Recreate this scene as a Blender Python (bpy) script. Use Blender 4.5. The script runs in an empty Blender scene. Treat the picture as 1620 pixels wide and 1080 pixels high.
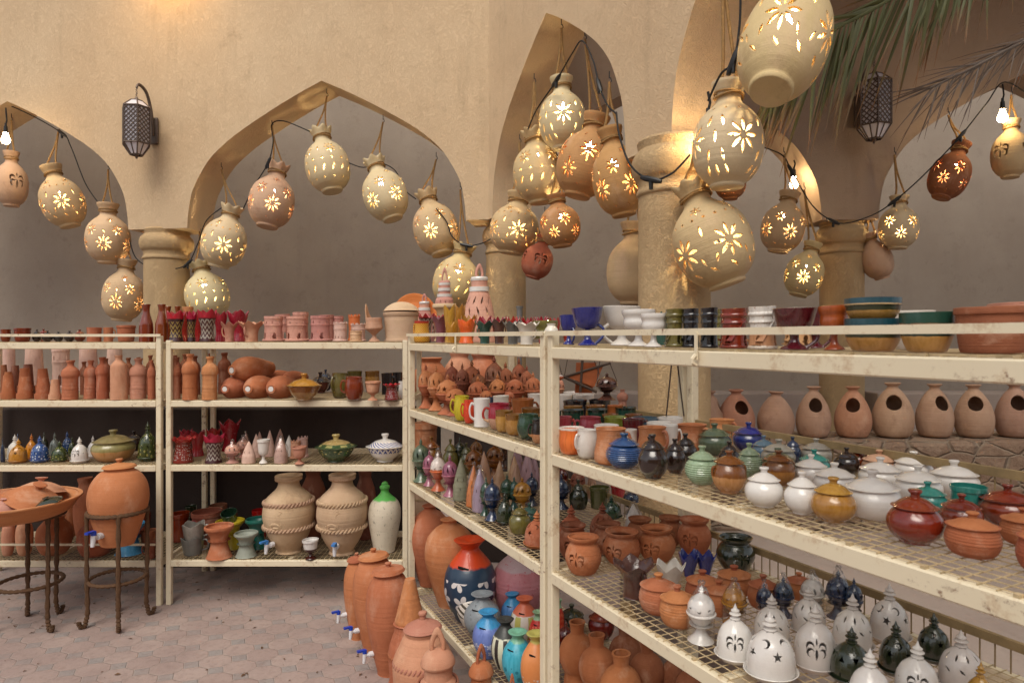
import bpy, bmesh, math, random
import numpy as np
from mathutils import Vector, Matrix
random.seed(7)
S = bpy.context.scene
C = S.collection
R = math.radians
F = 1060.0; HZ = 534.0; EYE = 1.55

# ---------------- camera, world, sun, exposure ----------------
cd = bpy.data.cameras.new('camera'); cam = bpy.data.objects.new('camera', cd); C.objects.link(cam)
cam.location = (0, 0, EYE); cam.rotation_euler = (R(90), 0, 0)
cd.sensor_width = 36; cd.lens = 36 * F / 1620; cd.shift_y = -6 / 1620
cd.clip_start = .05; cd.clip_end = 500
cd.dof.use_dof = True; cd.dof.focus_distance = 3.6; cd.dof.aperture_fstop = 9.0
S.camera = cam
w = bpy.data.worlds.new('World'); S.world = w; w.use_nodes = True
nt = w.node_tree; bg = nt.nodes['Background']
sky = nt.nodes.new('ShaderNodeTexSky'); sky.sky_type = 'NISHITA'; sky.sun_disc = False
sky.sun_elevation = R(56); sky.sun_rotation = R(199); sky.dust_density = 2.0; sky.air_density = 1.0
hs = nt.nodes.new('ShaderNodeHueSaturation'); hs.inputs['Saturation'].default_value = .22
nt.links.new(sky.outputs[0], hs.inputs['Color']); nt.links.new(hs.outputs[0], bg.inputs[0])
bg.inputs[1].default_value = .09
sl = bpy.data.lights.new('sun', 'SUN'); sl.energy = 1.4; sl.angle = R(40); sl.color = (1, .91, .78)
so = bpy.data.objects.new('sun', sl); C.objects.link(so)
# light comes from behind the camera, high and a little to its left
so.rotation_euler = Vector((.28, .8, -1.25)).to_track_quat('-Z', 'Y').to_euler()
S.view_settings.view_transform = 'Standard'; S.view_settings.look = 'None'
S.view_settings.exposure = .66; S.view_settings.gamma = 1
S.cycles.use_denoising = True
S.cycles.max_bounces = 7; S.cycles.diffuse_bounces = 4; S.cycles.glossy_bounces = 3
S.cycles.transparent_max_bounces = 8; S.cycles.caustics_reflective = False; S.cycles.caustics_refractive = False
S.cycles.sample_clamp_indirect = 4

# ---------------- helpers ----------------
def P(x, y, Y): return Vector(((x - 810) / F * Y, Y, EYE - (y - HZ) / F * Y))
def lin(h):
    v = [int(h[i:i + 2], 16) / 255 for i in (0, 2, 4)]
    return tuple([c / 12.92 if c < .04045 else ((c + .055) / 1.055) ** 2.4 for c in v] + [1])
class N:
    def __init__(s, name):
        s.m = bpy.data.materials.new(name); s.m.use_nodes = True; s.t = s.m.node_tree
        s.b = s.t.nodes['Principled BSDF']
    def n(s, ty, **k):
        o = s.t.nodes.new('ShaderNode' + ty)
        for a, v in k.items(): setattr(o, a, v)
        return o
    def l(s, a, b): s.t.links.new(a, b)
    def math(s, op, a, b=None, c=None):
        o = s.n('Math', operation=op)
        for i, v in enumerate((a, b, c)):
            if v is None: continue
            if isinstance(v, (int, float)): o.inputs[i].default_value = v
            else: s.l(v, o.inputs[i])
        return o.outputs[0]
    def mix(s, f, a, b, bt='MIX'):
        o = s.n('Mix', data_type='RGBA', blend_type=bt)
        for i, v in ((0, f), (6, a), (7, b)):
            if isinstance(v, (int, float)): o.inputs[i].default_value = v
            elif isinstance(v, tuple): o.inputs[i].default_value = v
            elif isinstance(v, str): o.inputs[i].default_value = lin(v)
            else: s.l(v, o.inputs[i])
        return o.outputs[2]
    def noise(s, co, sc, det=4, rough=.55, dist=0):
        o = s.n('TexNoise'); o.inputs['Scale'].default_value = sc; o.inputs['Detail'].default_value = det
        o.inputs['Roughness'].default_value = rough; o.inputs['Distortion'].default_value = dist
        s.l(co, o.inputs['Vector']); return o.outputs[0]
    def ramp(s, v, a, b):
        o = s.n('MapRange'); o.inputs[1].default_value = a; o.inputs[2].default_value = b
        s.l(v, o.inputs[0]); return o.outputs[0]
    def bump(s, h, st=.3, d=.02):
        o = s.n('Bump'); o.inputs['Strength'].default_value = st; o.inputs['Distance'].default_value = d
        s.l(h, o.inputs['Height']); s.l(o.outputs[0], s.b.inputs['Normal']); return o
MC = {}
def off2(k, co, oi, s):
    a = k.n('VectorMath', operation='ADD'); c = k.n('CombineXYZ'); k.l(co, a.inputs[0]); k.l(k.math('MULTIPLY', oi, s * 13), c.inputs[0]); k.l(k.math('MULTIPLY', oi, s * 5), c.inputs[1]); k.l(c.outputs[0], a.inputs[1]); return a.outputs[0]
def pot(name, c1, c2=None, rough=.8, split=None, bands=0, coat=0, spots=None, pat=None, var=.12, grain=1):
    """unit-box pottery: object coordinates run 0..1 in height. split=[(z, hex)...] from the bottom up."""
    if name in MC: return MC[name]
    k = N(name); co = k.n('TexCoord').outputs['Object']
    sp = k.n('SeparateXYZ'); k.l(co, sp.inputs[0]); X, Y, Z = sp.outputs
    n1 = k.noise(co, 3.5, 5, .6)
    oi = k.n('ObjectInfo').outputs['Random']
    off = k.n('VectorMath', operation='ADD'); k.l(co, off.inputs[0])
    cx = k.n('CombineXYZ'); k.l(k.math('MULTIPLY', oi, 37.0), cx.inputs[0]); k.l(k.math('MULTIPLY', oi, 11.0), cx.inputs[2]); k.l(cx.outputs[0], off.inputs[1])
    co2 = off.outputs[0]
    n1 = k.noise(co2, 2.6, 5, .6)
    col = k.mix(k.ramp(n1, .3, .7), c1, c2 or c1)
    if split:
        for z, h in split:
            e = k.math('ADD', Z, k.math('MULTIPLY', k.math('SUBTRACT', k.noise(co2, 5, 2), .5), .06))
            f = k.n('MapRange'); f.inputs[1].default_value = z - .012; f.inputs[2].default_value = z + .012; k.l(e, f.inputs[0])
            col = k.mix(f.outputs[0], col, k.mix(k.ramp(n1, .3, .7), h, h))
    ang = k.math('ARCTAN2', Y, X)
    if pat:
        kind, hexc, sc, z0, z1 = pat[:5]
        uv = k.n('CombineXYZ'); k.l(k.math('MULTIPLY', ang, .32), uv.inputs[0]); k.l(Z, uv.inputs[1])
        if kind == 'stripe':
            f = k.math('GREATER_THAN', k.math('SINE', k.math('MULTIPLY', ang, sc)), .15)
        elif kind == 'diag':
            f = k.math('GREATER_THAN', k.math('SINE', k.math('ADD', k.math('MULTIPLY', ang, sc), k.math('MULTIPLY', Z, sc * 5))), .2)
        elif kind == 'ring':
            f = k.math('GREATER_THAN', k.math('SINE', k.math('MULTIPLY', Z, sc * 6.28)), .1)
        elif kind == 'zig':
            tri = k.math('PINGPONG', k.math('MULTIPLY', ang, sc / 6.28), .5)
            f = k.math('GREATER_THAN', k.math('SINE', k.math('MULTIPLY', k.math('ADD', Z, k.math('MULTIPLY', tri, .3)), 34.0)), .1)
        elif kind == 'check':
            ck = k.n('TexChecker'); ck.inputs['Scale'].default_value = sc; k.l(uv.outputs[0], ck.inputs[0]); f = ck.outputs[1]
        elif kind == 'dots':
            vo = k.n('TexVoronoi'); vo.inputs['Scale'].default_value = sc; vo.inputs['Randomness'].default_value = .55
            k.l(uv.outputs[0], vo.inputs['Vector']); f = k.math('LESS_THAN', vo.outputs['Distance'], .3)
        elif kind == 'flower':
            vo = k.n('TexVoronoi'); vo.inputs['Scale'].default_value = sc; vo.inputs['Randomness'].default_value = .3
            k.l(uv.outputs[0], vo.inputs['Vector'])
            df = k.n('VectorMath', operation='SUBTRACT'); k.l(uv.outputs[0], df.inputs[0])
            k.l(vo.outputs['Position'], df.inputs[1])
            s2 = k.n('SeparateXYZ'); k.l(df.outputs[0], s2.inputs[0])
            an = k.math('ARCTAN2', s2.outputs[1], s2.outputs[0])
            pet = k.math('ADD', .14, k.math('MULTIPLY', k.math('ABSOLUTE', k.math('COSINE', k.math('MULTIPLY', an, 2.5))), .3))
            f = k.math('MULTIPLY', k.math('LESS_THAN', vo.outputs['Distance'], pet), k.math('GREATER_THAN', vo.outputs['Distance'], .1))
        inz = k.math('MULTIPLY', k.math('GREATER_THAN', Z, z0), k.math('LESS_THAN', Z, z1))
        col = k.mix(k.math('MULTIPLY', f, inz), col, hexc)
    if spots:
        f = k.ramp(k.noise(co2, 14, 3, .7), .60, .68); col = k.mix(f, col, spots)
    if rough >= .7:      # salt bloom, firing blush and handling marks of raw clay
        bl = k.ramp(k.noise(off2(k, co, oi, 3.0), 1.7, 5, .65), .52, .74)
        col = k.mix(k.math('MULTIPLY', bl, .42), col, 'd9b79c')
        dk = k.ramp(k.noise(off2(k, co, oi, 7.0), 2.3, 6, .7), .56, .78)
        col = k.mix(k.math('MULTIPLY', dk, .5), col, '6b3c26')
    if rough < .4 and not name.startswith(('white', 'pearl')):       # glaze runs and thin spots
        mr = k.n('Mapping'); mr.inputs['Scale'].default_value = (7, 7, 1.3); k.l(off2(k, co, oi, 2.0), mr.inputs[0])
        rn_ = k.ramp(k.noise(mr.outputs[0], 1.6, 5, .6), .46, .72); dk2 = k.n('HueSaturation'); k.l(col, dk2.inputs['Color']); dk2.inputs['Value'].default_value = .68; dk2.inputs['Saturation'].default_value = 1.1
        col = k.mix(k.math('MULTIPLY', rn_, .75), col, dk2.outputs[0])
        th_ = k.ramp(k.noise(off2(k, co, oi, 5.0), 24, 4, .75), .64, .72); col = k.mix(k.math('MULTIPLY', th_, .35), col, '8a6a4c')
    # fine speckle and a per-pot tint
    sp2 = k.noise(co2, 60, 2, .6)
    v = k.math('MULTIPLY', k.math('ADD', 1 - var, k.math('MULTIPLY', oi, 2 * var)), k.math('ADD', .93, k.math('MULTIPLY', sp2, .14)))
    hv = k.n('HueSaturation'); k.l(col, hv.inputs['Color']); k.l(v, hv.inputs['Value'])
    k.l(k.math('ADD', .5 - .012, k.math('MULTIPLY', oi, .02)), hv.inputs['Hue'])
    k.l(hv.outputs[0], k.b.inputs['Base Color'])
    k.l(k.math('ADD', rough - .08, k.math('MULTIPLY', n1, .18)), k.b.inputs['Roughness'])
    if coat: k.b.inputs['Coat Weight'].default_value = coat; k.b.inputs['Coat Roughness'].default_value = .05
    h = k.math('MULTIPLY', sp2, .25 * grain)
    h = k.math('ADD', h, k.math('MULTIPLY', k.noise(co2, 7, 2), .5))
    # throwing marks of the wheel
    rz = k.n('CombineXYZ'); k.l(k.math('MULTIPLY', Z, 1.0), rz.inputs[2]); k.l(k.math('MULTIPLY', oi, 9.0), rz.inputs[0])
    h = k.math('ADD', h, k.math('MULTIPLY', k.noise(rz.outputs[0], 26, 3, .7), .9))
    if bands: h = k.math('ADD', h, k.math('MULTIPLY', k.math('SINE', k.math('MULTIPLY', Z, 6.28 * bands)), .10))
    k.bump(h, .35 if rough > .4 else .10, .012 if rough > .4 else .01)
    MC[name] = k.m; return k.m
def plain(name, hexc, rough=.5, metal=0, emit=None, es=0, noise=0):
    if name in MC: return MC[name]
    k = N(name); k.b.inputs['Base Color'].default_value = lin(hexc); k.b.inputs['Roughness'].default_value = rough
    k.b.inputs['Metallic'].default_value = metal
    if noise:
        co = k.n('TexCoord').outputs['Object']; f = k.noise(co, noise, 4, .7)
        k.l(k.mix(k.ramp(f, .25, .75), tuple(c * .6 for c in lin(hexc)[:3]) + (1,), tuple(min(1, c * 1.25) for c in lin(hexc)[:3]) + (1,)), k.b.inputs['Base Color'])
        k.bump(f, .4, .004)
    if emit: k.b.inputs['Emission Color'].default_value = lin(emit); k.b.inputs['Emission Strength'].default_value = es
    MC[name] = k.m; return k.m

def link(name, me, m, parent=None, **kw):
    o = bpy.data.objects.new(name, me); C.objects.link(o)
    if me is not None:
        if len(me.materials) == 0: me.materials.append(None)
        o.material_slots[0].link = 'OBJECT'; o.material_slots[0].material = m
    if parent is not None: o.parent = parent
    for k, v in kw.items(): setattr(o, k, v)
    return o
USED = {}
def tag(o, label, cat, group=None):
    o['label'] = label; o['category'] = cat
    if group: o['group'] = group
    return o
def struct(o, kind='structure'): o['kind'] = kind; return o
def mk(name, vs, fs, smooth=True, ang=38):
    me = bpy.data.meshes.new(name); me.from_pydata([tuple(v) for v in vs], [], fs); me.update()
    if smooth:
        me.polygons.foreach_set('use_smooth', [True] * len(me.polygons))
        me.set_sharp_from_angle(angle=R(ang))
    return me
class MB:
    def __init__(s): s.v = []; s.f = []
    def add(s, vs, fs):
        n = len(s.v); s.v += [tuple(v) for v in vs]; s.f += [tuple(i + n for i in f) for f in fs]
    def box(s, a, b, M=None):
        x0, y0, z0 = a; x1, y1, z1 = b
        vs = [Vector(p) for p in ((x0,y0,z0),(x1,y0,z0),(x1,y1,z0),(x0,y1,z0),(x0,y0,z1),(x1,y0,z1),(x1,y1,z1),(x0,y1,z1))]
        if M: vs = [M @ v for v in vs]
        s.add(vs, [(3,2,1,0),(4,5,6,7),(0,1,5,4),(1,2,6,5),(2,3,7,6),(3,0,4,7)])
    def tube(s, pts, r, n=8, cap=True, twist=0):
        pts = [Vector(p) for p in pts]; L = len(pts); rs = r if isinstance(r, (list, tuple)) else [r] * L
        up = None; vs = []; fs = []
        for i, p in enumerate(pts):
            d = (pts[min(i + 1, L - 1)] - pts[max(i - 1, 0)]).normalized()
            if up is None: up = d.orthogonal().normalized()
            up = (up - d * up.dot(d)); up = up.normalized() if up.length > 1e-6 else d.orthogonal().normalized()
            sd = d.cross(up)
            for j in range(n):
                a = 2 * math.pi * j / n + twist * i
                vs.append(p + (up * math.cos(a) + sd * math.sin(a)) * rs[i])
        for i in range(L - 1):
            for j in range(n):
                a = i * n + j; b = i * n + (j + 1) % n
                fs.append((a, b, b + n, a + n))
        if cap: fs.append(tuple(range(n - 1, -1, -1))); fs.append(tuple((L - 1) * n + j for j in range(n)))
        s.add(vs, fs)
    def lathe(s, pr, n=24, c=(0, 0, 0), M=None):
        me = lathe_arr(pr, n); vs = [Vector(v) for v in me[0]]
        if M: vs = [M @ v for v in vs]
        s.add([v + Vector(c) for v in vs], me[1])
    def mesh(s, name, smooth=True, ang=38): return mk(name, s.v, s.f, smooth, ang)
    def build(s, name, m, parent=None, smooth=True, ang=38): return link(name, s.mesh(name, smooth, ang), m, parent)
def cat(pts, n=4):
    """Catmull-Rom through points; a repeated point makes a corner"""
    out = []
    L = len(pts)
    for i in range(L - 1):
        p1 = pts[i]; p2 = pts[i + 1]
        if p1 == p2: continue
        p0 = pts[i - 1] if i > 0 else p1; p3 = pts[i + 2] if i + 2 < L else p2
        for k in range(n):
            t = k / n
            out.append(tuple(.5 * (2 * b + (c - a) * t + (2 * a - 5 * b + 4 * c - d) * t * t + (3 * b - a - 3 * c + d) * t ** 3) for a, b, c, d in zip(p0, p1, p2, p3)))
    out.append(tuple(pts[-1])); return out
def lathe_arr(pr, n):
    vs = []; fs = []; idx = []
    for r, z in pr:
        if r < 1e-5: idx.append([len(vs)] * n); vs.append((0, 0, z))
        else:
            idx.append(list(range(len(vs), len(vs) + n)))
            vs += [(r * math.cos(2 * math.pi * j / n), r * math.sin(2 * math.pi * j / n), z) for j in range(n)]
    for i in range(len(pr) - 1):
        for j in range(n):
            a, b, c, d = idx[i][j], idx[i][(j + 1) % n], idx[i + 1][(j + 1) % n], idx[i + 1][j]
            f = []
            for q in (a, b, c, d):
                if q not in f: f.append(q)
            if len(f) > 2: fs.append(tuple(f))
    return vs, fs
def vessel(outer, t=.035, sm=3, floor=.05):
    o = cat(outer, sm) if sm else outer
    inner = [(max(r - t, 0), max(z, floor)) for r, z in reversed(o) if r > t * 1.3]
    o = o + [(o[-1][0] - t * .5, o[-1][1] + t * .25)] + inner + [(0, floor)]
    return o
def wavy(me, k, amp, z0=.7, rad=0, sharp=False, ph=0):
    for v in me.vertices:
        if v.co.z > z0:
            a = math.atan2(v.co.y, v.co.x); u = (v.co.z - z0) / (1 - z0)
            c = math.cos(k * a + ph)
            if sharp: c = 2 * (1 - 2 * abs(((k * a + ph) / (2 * math.pi)) % 1 - .5)) - 1
            v.co.z += amp * c * u; q = 1 + rad * c * u; v.co.x *= q; v.co.y *= q
    return me
# ---- carved (perforated) shells ----
def sd(shape, a, b, s):
    if shape == 'dot': return np.hypot(a, b) - s
    if shape == 'leaf':
        l = s; wd = s * .27; return (np.abs(a) - wd * (1 - (b / l) ** 2)) * np.where(np.abs(b) < l * 1.5, 1, 3)
    if shape == 'star':
        r = np.hypot(a, b); ph = np.arctan2(a, b); k = np.abs(((ph / (2 * np.pi / 5)) + .5) % 1 - .5) * 2 * np.pi / 5
        Ro = s; Ri = s * .4; q = np.pi / 5
        Rb = Ro * Ri * np.sin(q) / (Ro * np.sin(k) + Ri * np.sin(q - k)); return r - Rb
    if shape == 'moon': return np.maximum(np.hypot(a, b) - s, s * .8 - np.hypot(a, b - s * .42))
    if shape == 'arch': return np.where(b > 0, np.hypot(a * 1.3, b * .75) - s * .8, np.maximum(np.abs(a) * 1.3 - s * .8, -b - s * 1.2))
    if shape == 'tri': return np.maximum(np.abs(a) * 1.7 + b * .9 - s * .55, -b - s * .7)
def carved(name, prof, holes, nu=128, nv=72, asp=1.3, thick=.02, sm=4, smin=0):
    pr = np.array(cat(prof, sm)); seg = np.hypot(np.diff(pr[:, 0]), np.diff(pr[:, 1]) * asp)
    s = np.concatenate([[0], np.cumsum(seg)]); L = s[-1]
    T, Sg = np.meshgrid(np.arange(nu) * 2 * np.pi / nu, np.linspace(0, L, nv), indexing='ij')
    rf = lambda q: np.interp(q, s, pr[:, 0])
    zf = lambda q: np.interp(q, s, pr[:, 1])
    sz = lambda z: float(np.interp(z, pr[:, 1], s)) if np.all(np.diff(pr[:, 1]) >= -1e-6) else float(s[np.argmin(abs(pr[:, 1] - z))])
    H = [(sh, th, sz(z), size, rot, float(rf(np.array(sz(z)))), du, dv) for sh, th, z, size, rot, du, dv in holes]
    def field(T, Q):
        f = np.full(T.shape, 9.0)
        for sh, th, s0, size, rot, r0, du, dv in H:
            d = (T - th + np.pi) % (2 * np.pi) - np.pi
            a = d * (r0 * .5 + rf(Q) * .5); b = Q - s0
            c, n = math.cos(rot), math.sin(rot)
            a2 = a * c + b * n - du; b2 = -a * n + b * c - dv
            near = (np.abs(a) < .5) & (np.abs(b) < .5)
            f = np.where(near, np.minimum(f, sd(sh, a2, b2, size)), f)
        return np.where(Q < smin, 9.0, f)
    e = 1e-3; cell = L / nv
    for _ in range(2):
        f = field(T, Sg); rr = np.maximum(rf(Sg), .05)
        gt = (field(T + e / rr, Sg) - f) / e; gs = (field(T, Sg + e) - f) / e; g2 = np.maximum(gt ** 2 + gs ** 2, .2)
        mk_ = (np.abs(f) < .62 * cell * np.sqrt(g2)) & (Sg > cell) & (Sg < L - cell)
        du_ = np.clip(f * gt / g2, -.7 * cell, .7 * cell); dv_ = np.clip(f * gs / g2, -.7 * cell, .7 * cell); T = T - np.where(mk_, du_ / rr, 0); Sg = Sg - np.where(mk_, dv_, 0)
    r = rf(Sg); z = zf(Sg)
    V = np.stack([r * np.cos(T), r * np.sin(T), z], -1).reshape(-1, 3)
    i = np.arange(nu)[:, None]; j = np.arange(nv - 1)[None, :]
    A = i * nv + j; B = ((i + 1) % nu) * nv + j
    T2 = T.copy(); 
    Tn = np.roll(T, -1, 0); Tn[-1] += 2 * np.pi
    Tc = (T[:, :-1] + T[:, 1:] + Tn[:, :-1] + Tn[:, 1:]) / 4
    Sn = np.roll(Sg, -1, 0); Sc = (Sg[:, :-1] + Sg[:, 1:] + Sn[:, :-1] + Sn[:, 1:]) / 4
    keep = (field(Tc, Sc) > 0)
    A, B = np.broadcast_arrays(A, B)
    Fc = np.stack([A, B, B + 1, A + 1], -1)[keep]
    me = bpy.data.meshes.new(name); me.from_pydata(V.tolist(), [], Fc.tolist())
    bm = bmesh.new(); bm.from_mesh(me)
    bmesh.ops.remove_doubles(bm, verts=bm.verts, dist=1e-4)
    loose = [v for v in bm.verts if not v.link_faces]
    bmesh.ops.delete(bm, geom=loose, context='VERTS')
    bmesh.ops.recalc_face_normals(bm, faces=bm.faces)
    if thick: bmesh.ops.solidify(bm, geom=list(bm.faces), thickness=thick)
    rmax = pr[:, 0].max() + thick * 1.2
    for v in bm.verts:
        q = math.hypot(v.co.x, v.co.y)
        if q > rmax: v.co.x *= rmax / q; v.co.y *= rmax / q
        v.co.z = min(max(v.co.z, pr[:, 1].min() - thick * 1.2), pr[:, 1].max() + thick * 1.2)
    bm.to_mesh(me); bm.free()
    me.polygons.foreach_set('use_smooth', [True] * len(me.polygons)); me.set_sharp_from_angle(angle=R(50))
    return me
def sh(shape, th, z, size, rot, px, py):
    c, n = math.cos(rot), math.sin(rot); return (shape, th, z, size, rot, px * c + py * n, -px * n + py * c)
def flower(th, z, rad, n=8, size=None, rot=0):
    size = size or rad * .42
    return [('leaf', th, z, size, rot + k * 2 * math.pi / n, 0, rad * .62) for k in range(n)]

# ---------------- setting materials ----------------
def stucco(name, c1, c2, sc=1.0, st=.5, run=.55):
    k = N(name); co = k.n('TexCoord').outputs['Object']
    big = k.noise(co, 1.1 * sc, 5, .6); fine = k.noise(co, 90 * sc, 3, .6)
    col = k.mix(k.ramp(big, .3, .72), c1, c2)
    col = k.mix(k.ramp(k.noise(co, 6 * sc, 5, .75), .56, .8), col, tuple(c * .84 for c in lin(c1)[:3]) + (1,))
    mp = k.n('Mapping'); mp.inputs['Scale'].default_value = (5, 5, .7); k.l(co, mp.inputs[0])
    streak = k.ramp(k.noise(mp.outputs[0], 1.5, 4, .6), .56, .8)
    col = k.mix(k.math('MULTIPLY', streak, run), col, tuple(c * .72 for c in lin(c1)[:3]) + (1,))
    k.l(col, k.b.inputs['Base Color']); k.b.inputs['Roughness'].default_value = .92
    # trowelled worm-like texture
    wv = k.noise(co, 24 * sc, 3, .6, 2.2); worm = k.math('ABSOLUTE', k.math('SUBTRACT', wv, .5))
    h = k.math('ADD', k.math('MULTIPLY', k.math('MINIMUM', worm, .07), 9.0), k.math('MULTIPLY', fine, .35))
    h = k.math('ADD', h, k.math('MULTIPLY', k.noise(co, 3 * sc, 3), 1.6))
    k.bump(h, st, .012); return k.m
M_WALL = stucco('warm_stucco', 'cbaf8c', 'd5bc9a', 1, .5)
M_COL = stucco('column_stucco', 'b99b72', 'c6aa82', 1.2, .65)
M_BACK = stucco('mauve_render', 'a49688', 'b3a698', 1.2, .4, .2)
M_DARK = stucco('shade_dark_plaster', '2c211d', '362a25', 1, .3)  # near-black colour stands in for the shade behind the shelves
M_PLAT = stucco('pale_plaster', '9b8a80', 'aa9b90', 1.5, .4)
def stone_mat():
    k = N('rubble_stone'); co = k.n('TexCoord').outputs['Object']
    mp = k.n('Mapping'); mp.inputs['Scale'].default_value = (5.5, 5.5, 12); k.l(co, mp.inputs[0])
    wob = k.n('VectorMath', operation='ADD'); k.l(mp.outputs[0], wob.inputs[0])
    nn = k.n('TexNoise'); nn.inputs['Scale'].default_value = 3; k.l(co, nn.inputs['Vector']); k.l(nn.outputs[1], wob.inputs[1])
    vo = k.n('TexVoronoi', feature='DISTANCE_TO_EDGE'); k.l(wob.outputs[0], vo.inputs['Vector']); vo.inputs['Scale'].default_value = 1
    vc = k.n('TexVoronoi'); k.l(wob.outputs[0], vc.inputs['Vector']); vc.inputs['Scale'].default_value = 1
    sp = k.n('SeparateColor'); k.l(vc.outputs['Color'], sp.inputs[0])
    col = k.mix(sp.outputs[0], '8c735e', 'a8907a'); col = k.mix(k.ramp(k.noise(co, 9, 6, .7), .35, .7), col, '7c6250')
    e = k.ramp(vo.outputs['Distance'], .01, .08); col = k.mix(e, '94826f', col)
    k.l(col, k.b.inputs['Base Color']); k.b.inputs['Roughness'].default_value = .9
    k.bump(k.math('ADD', k.math('MULTIPLY', e, 1.5), k.noise(co, 22, 5, .7)), .7, .03); return k.m
M_STONE = stone_mat()
def paver_mat():
    k = N('pavers'); co = k.n('TexCoord').outputs['Object']
    mp = k.n('Mapping'); mp.inputs['Rotation'].default_value = (0, 0, R(24)); mp.inputs['Scale'].default_value = (6.6, 7.6, 1); k.l(co, mp.inputs[0])
    sp = k.n('SeparateXYZ'); k.l(mp.outputs[0], sp.inputs[0])
    rx = k.math('ROUND', sp.outputs[0]); ry = k.math('ROUND', sp.outputs[1])
    u = k.math('ABSOLUTE', k.math('SUBTRACT', sp.outputs[0], rx)); v = k.math('ABSOLUTE', k.math('SUBTRACT', sp.outputs[1], ry))
    d = k.math('ADD', u, v); dia = k.math('LESS_THAN', d, .31)
    jd = k.math('ABSOLUTE', k.math('SUBTRACT', d, .31)); jo = k.math('MINIMUM', u, v)
    jo = k.math('ADD', jo, k.math('MULTIPLY', dia, 1.0)); j = k.math('MINIMUM', jd, jo)
    joint = k.math('SUBTRACT', 1, k.ramp(j, .008, .03))
    # per-stone tint
    fx = k.math('FLOOR', sp.outputs[0]); fy = k.math('FLOOR', sp.outputs[1])
    cc = k.n('CombineXYZ'); k.l(fx, cc.inputs[0]); k.l(fy, cc.inputs[1]); wn = k.n('TexWhiteNoise'); k.l(cc.outputs[0], wn.inputs[0])
    pink = k.mix(wn.outputs[0], '9d8982', 'a9968e'); grey = k.mix(wn.outputs[0], '8d8582', '98908c')
    col = k.mix(dia, pink, grey)
    col = k.mix(k.ramp(k.noise(co, 3.2, 6, .7), .42, .72), col, '94807a')
    col = k.mix(k.math('MULTIPLY', k.ramp(k.noise(co, 30, 4, .7), .5, .8), .5), col, '6b5952')
    col = k.mix(k.math('MULTIPLY', joint, .45), col, 'a4968c')
    k.l(col, k.b.inputs['Base Color']); k.b.inputs['Roughness'].default_value = .85
    k.bump(k.math('ADD', k.math('MULTIPLY', joint, -.9), k.math('MULTIPLY', k.noise(co, 55, 4, .7), .6)), .6, .008); return k.m
M_PAVE = paver_mat()
def rack_mat():
    k = N('rusty_cream_paint'); co = k.n('TexCoord').outputs['Object']
    col = k.mix(k.noise(co, 5, 4), 'dacdb0', 'e3d8be')
    r1 = k.ramp(k.noise(co, 9, 8, .78), .54, .70); r2 = k.math('MULTIPLY', k.ramp(k.noise(co, 30, 6, .8), .55, .64), k.ramp(k.noise(co, 4.2, 4, .7), .50, .62))
    col = k.mix(k.math('MULTIPLY', r1, .75), col, 'a3743f'); col = k.mix(r2, col, '6b3a1c')
    k.l(col, k.b.inputs['Base Color']); k.l(k.math('ADD', .42, k.math('MULTIPLY', r2, .4)), k.b.inputs['Roughness'])
    k.bump(k.math('ADD', r2, k.math('MULTIPLY', k.noise(co, 14, 3), .6)), .3, .003); return k.m
M_RACK = rack_mat()
M_WIRE = plain('wire_paint', 'c0ab86', .6, noise=30)

# ---------------- ground, walls, columns ----------------
g = MB(); g.add([(-40, -40, 0), (40, -40, 0), (40, 40, 0), (-40, 40, 0)], [(0, 1, 2, 3)])
struct(g.build('ground', M_PAVE, smooth=False))
def hit(px, A, d):
    a = (px - 810) / F; t = (a * A[1] - A[0]) / (d[0] - a * d[1]); return t
ARCH = [(1, 0), (.99, .12), (.962, .26), (.90, .385), (.82, .5), (.69, .615), (.555, .705), (.42, .785), (.28, .863), (.14, .935), (0, 1)]
IMP = 2.5; APX = 3.7; TOP = 5.2
def arcade(name, A, d, u0, u1, openings, th, nrm, m, label, cat_='wall'):
    d = Vector((d[0], d[1], 0)).normalized(); n = Vector((nrm[0], nrm[1], 0)).normalized(); A = Vector((A[0], A[1], 0))
    pl = [(u0, IMP)]
    for a, b in openings:
        c = (a + b) / 2; h = (b - a) / 2
        L = [(min(t, 1 - 1e-4 * i_), z) for i_, (t, z) in enumerate(cat(ARCH, 4))]; L[0] = (1, 0)
        pl += [(c - h * t, IMP + (APX - IMP) * z) for t, z in L]
        pl += [(c + h * t, IMP + (APX - IMP) * z) for t, z in reversed(L[:-1])]
    pl.append((u1, IMP))
    vs = []; fs = []
    for u, z in pl:
        f = A + d * u; b = f + n * th
        vs += [(f.x, f.y, z), (f.x, f.y, TOP), (b.x, b.y, z), (b.x, b.y, TOP)]
    for i in range(len(pl) - 1):
        a = i * 4; b = a + 4
        fs += [(a, b, b + 2, a + 2), (a + 1, a + 3, b + 3, b + 1)]
        if abs(pl[i][0] - pl[i + 1][0]) > 1e-7: fs += [(a, a + 1, b + 1, b), (a + 2, b + 2, b + 3, a + 3)]
    e = (len(pl) - 1) * 4
    fs += [(0, 2, 3, 1), (e, e + 1, e + 3, e + 2)]
    me = mk(name, vs, fs, False)
    bm = bmesh.new(); bm.from_mesh(me); bmesh.ops.remove_doubles(bm, verts=bm.verts, dist=1e-4); bmesh.ops.recalc_face_normals(bm, faces=bm.faces); bm.to_mesh(me); bm.free()
    me.polygons.foreach_set('use_smooth', [abs(p.normal.dot(n)) < .5 and abs(p.normal.z) < .999 for p in me.polygons]); me.set_sharp_from_angle(angle=R(30))
    o = link(name, me, m)
    return tag(o, label, cat_)
CRN = (-.188, 5.385)
dL = Vector((-3.09 + .188, 5.855 - 5.385)).normalized(); dR = Vector((.4387, -1)).normalized()
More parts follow.
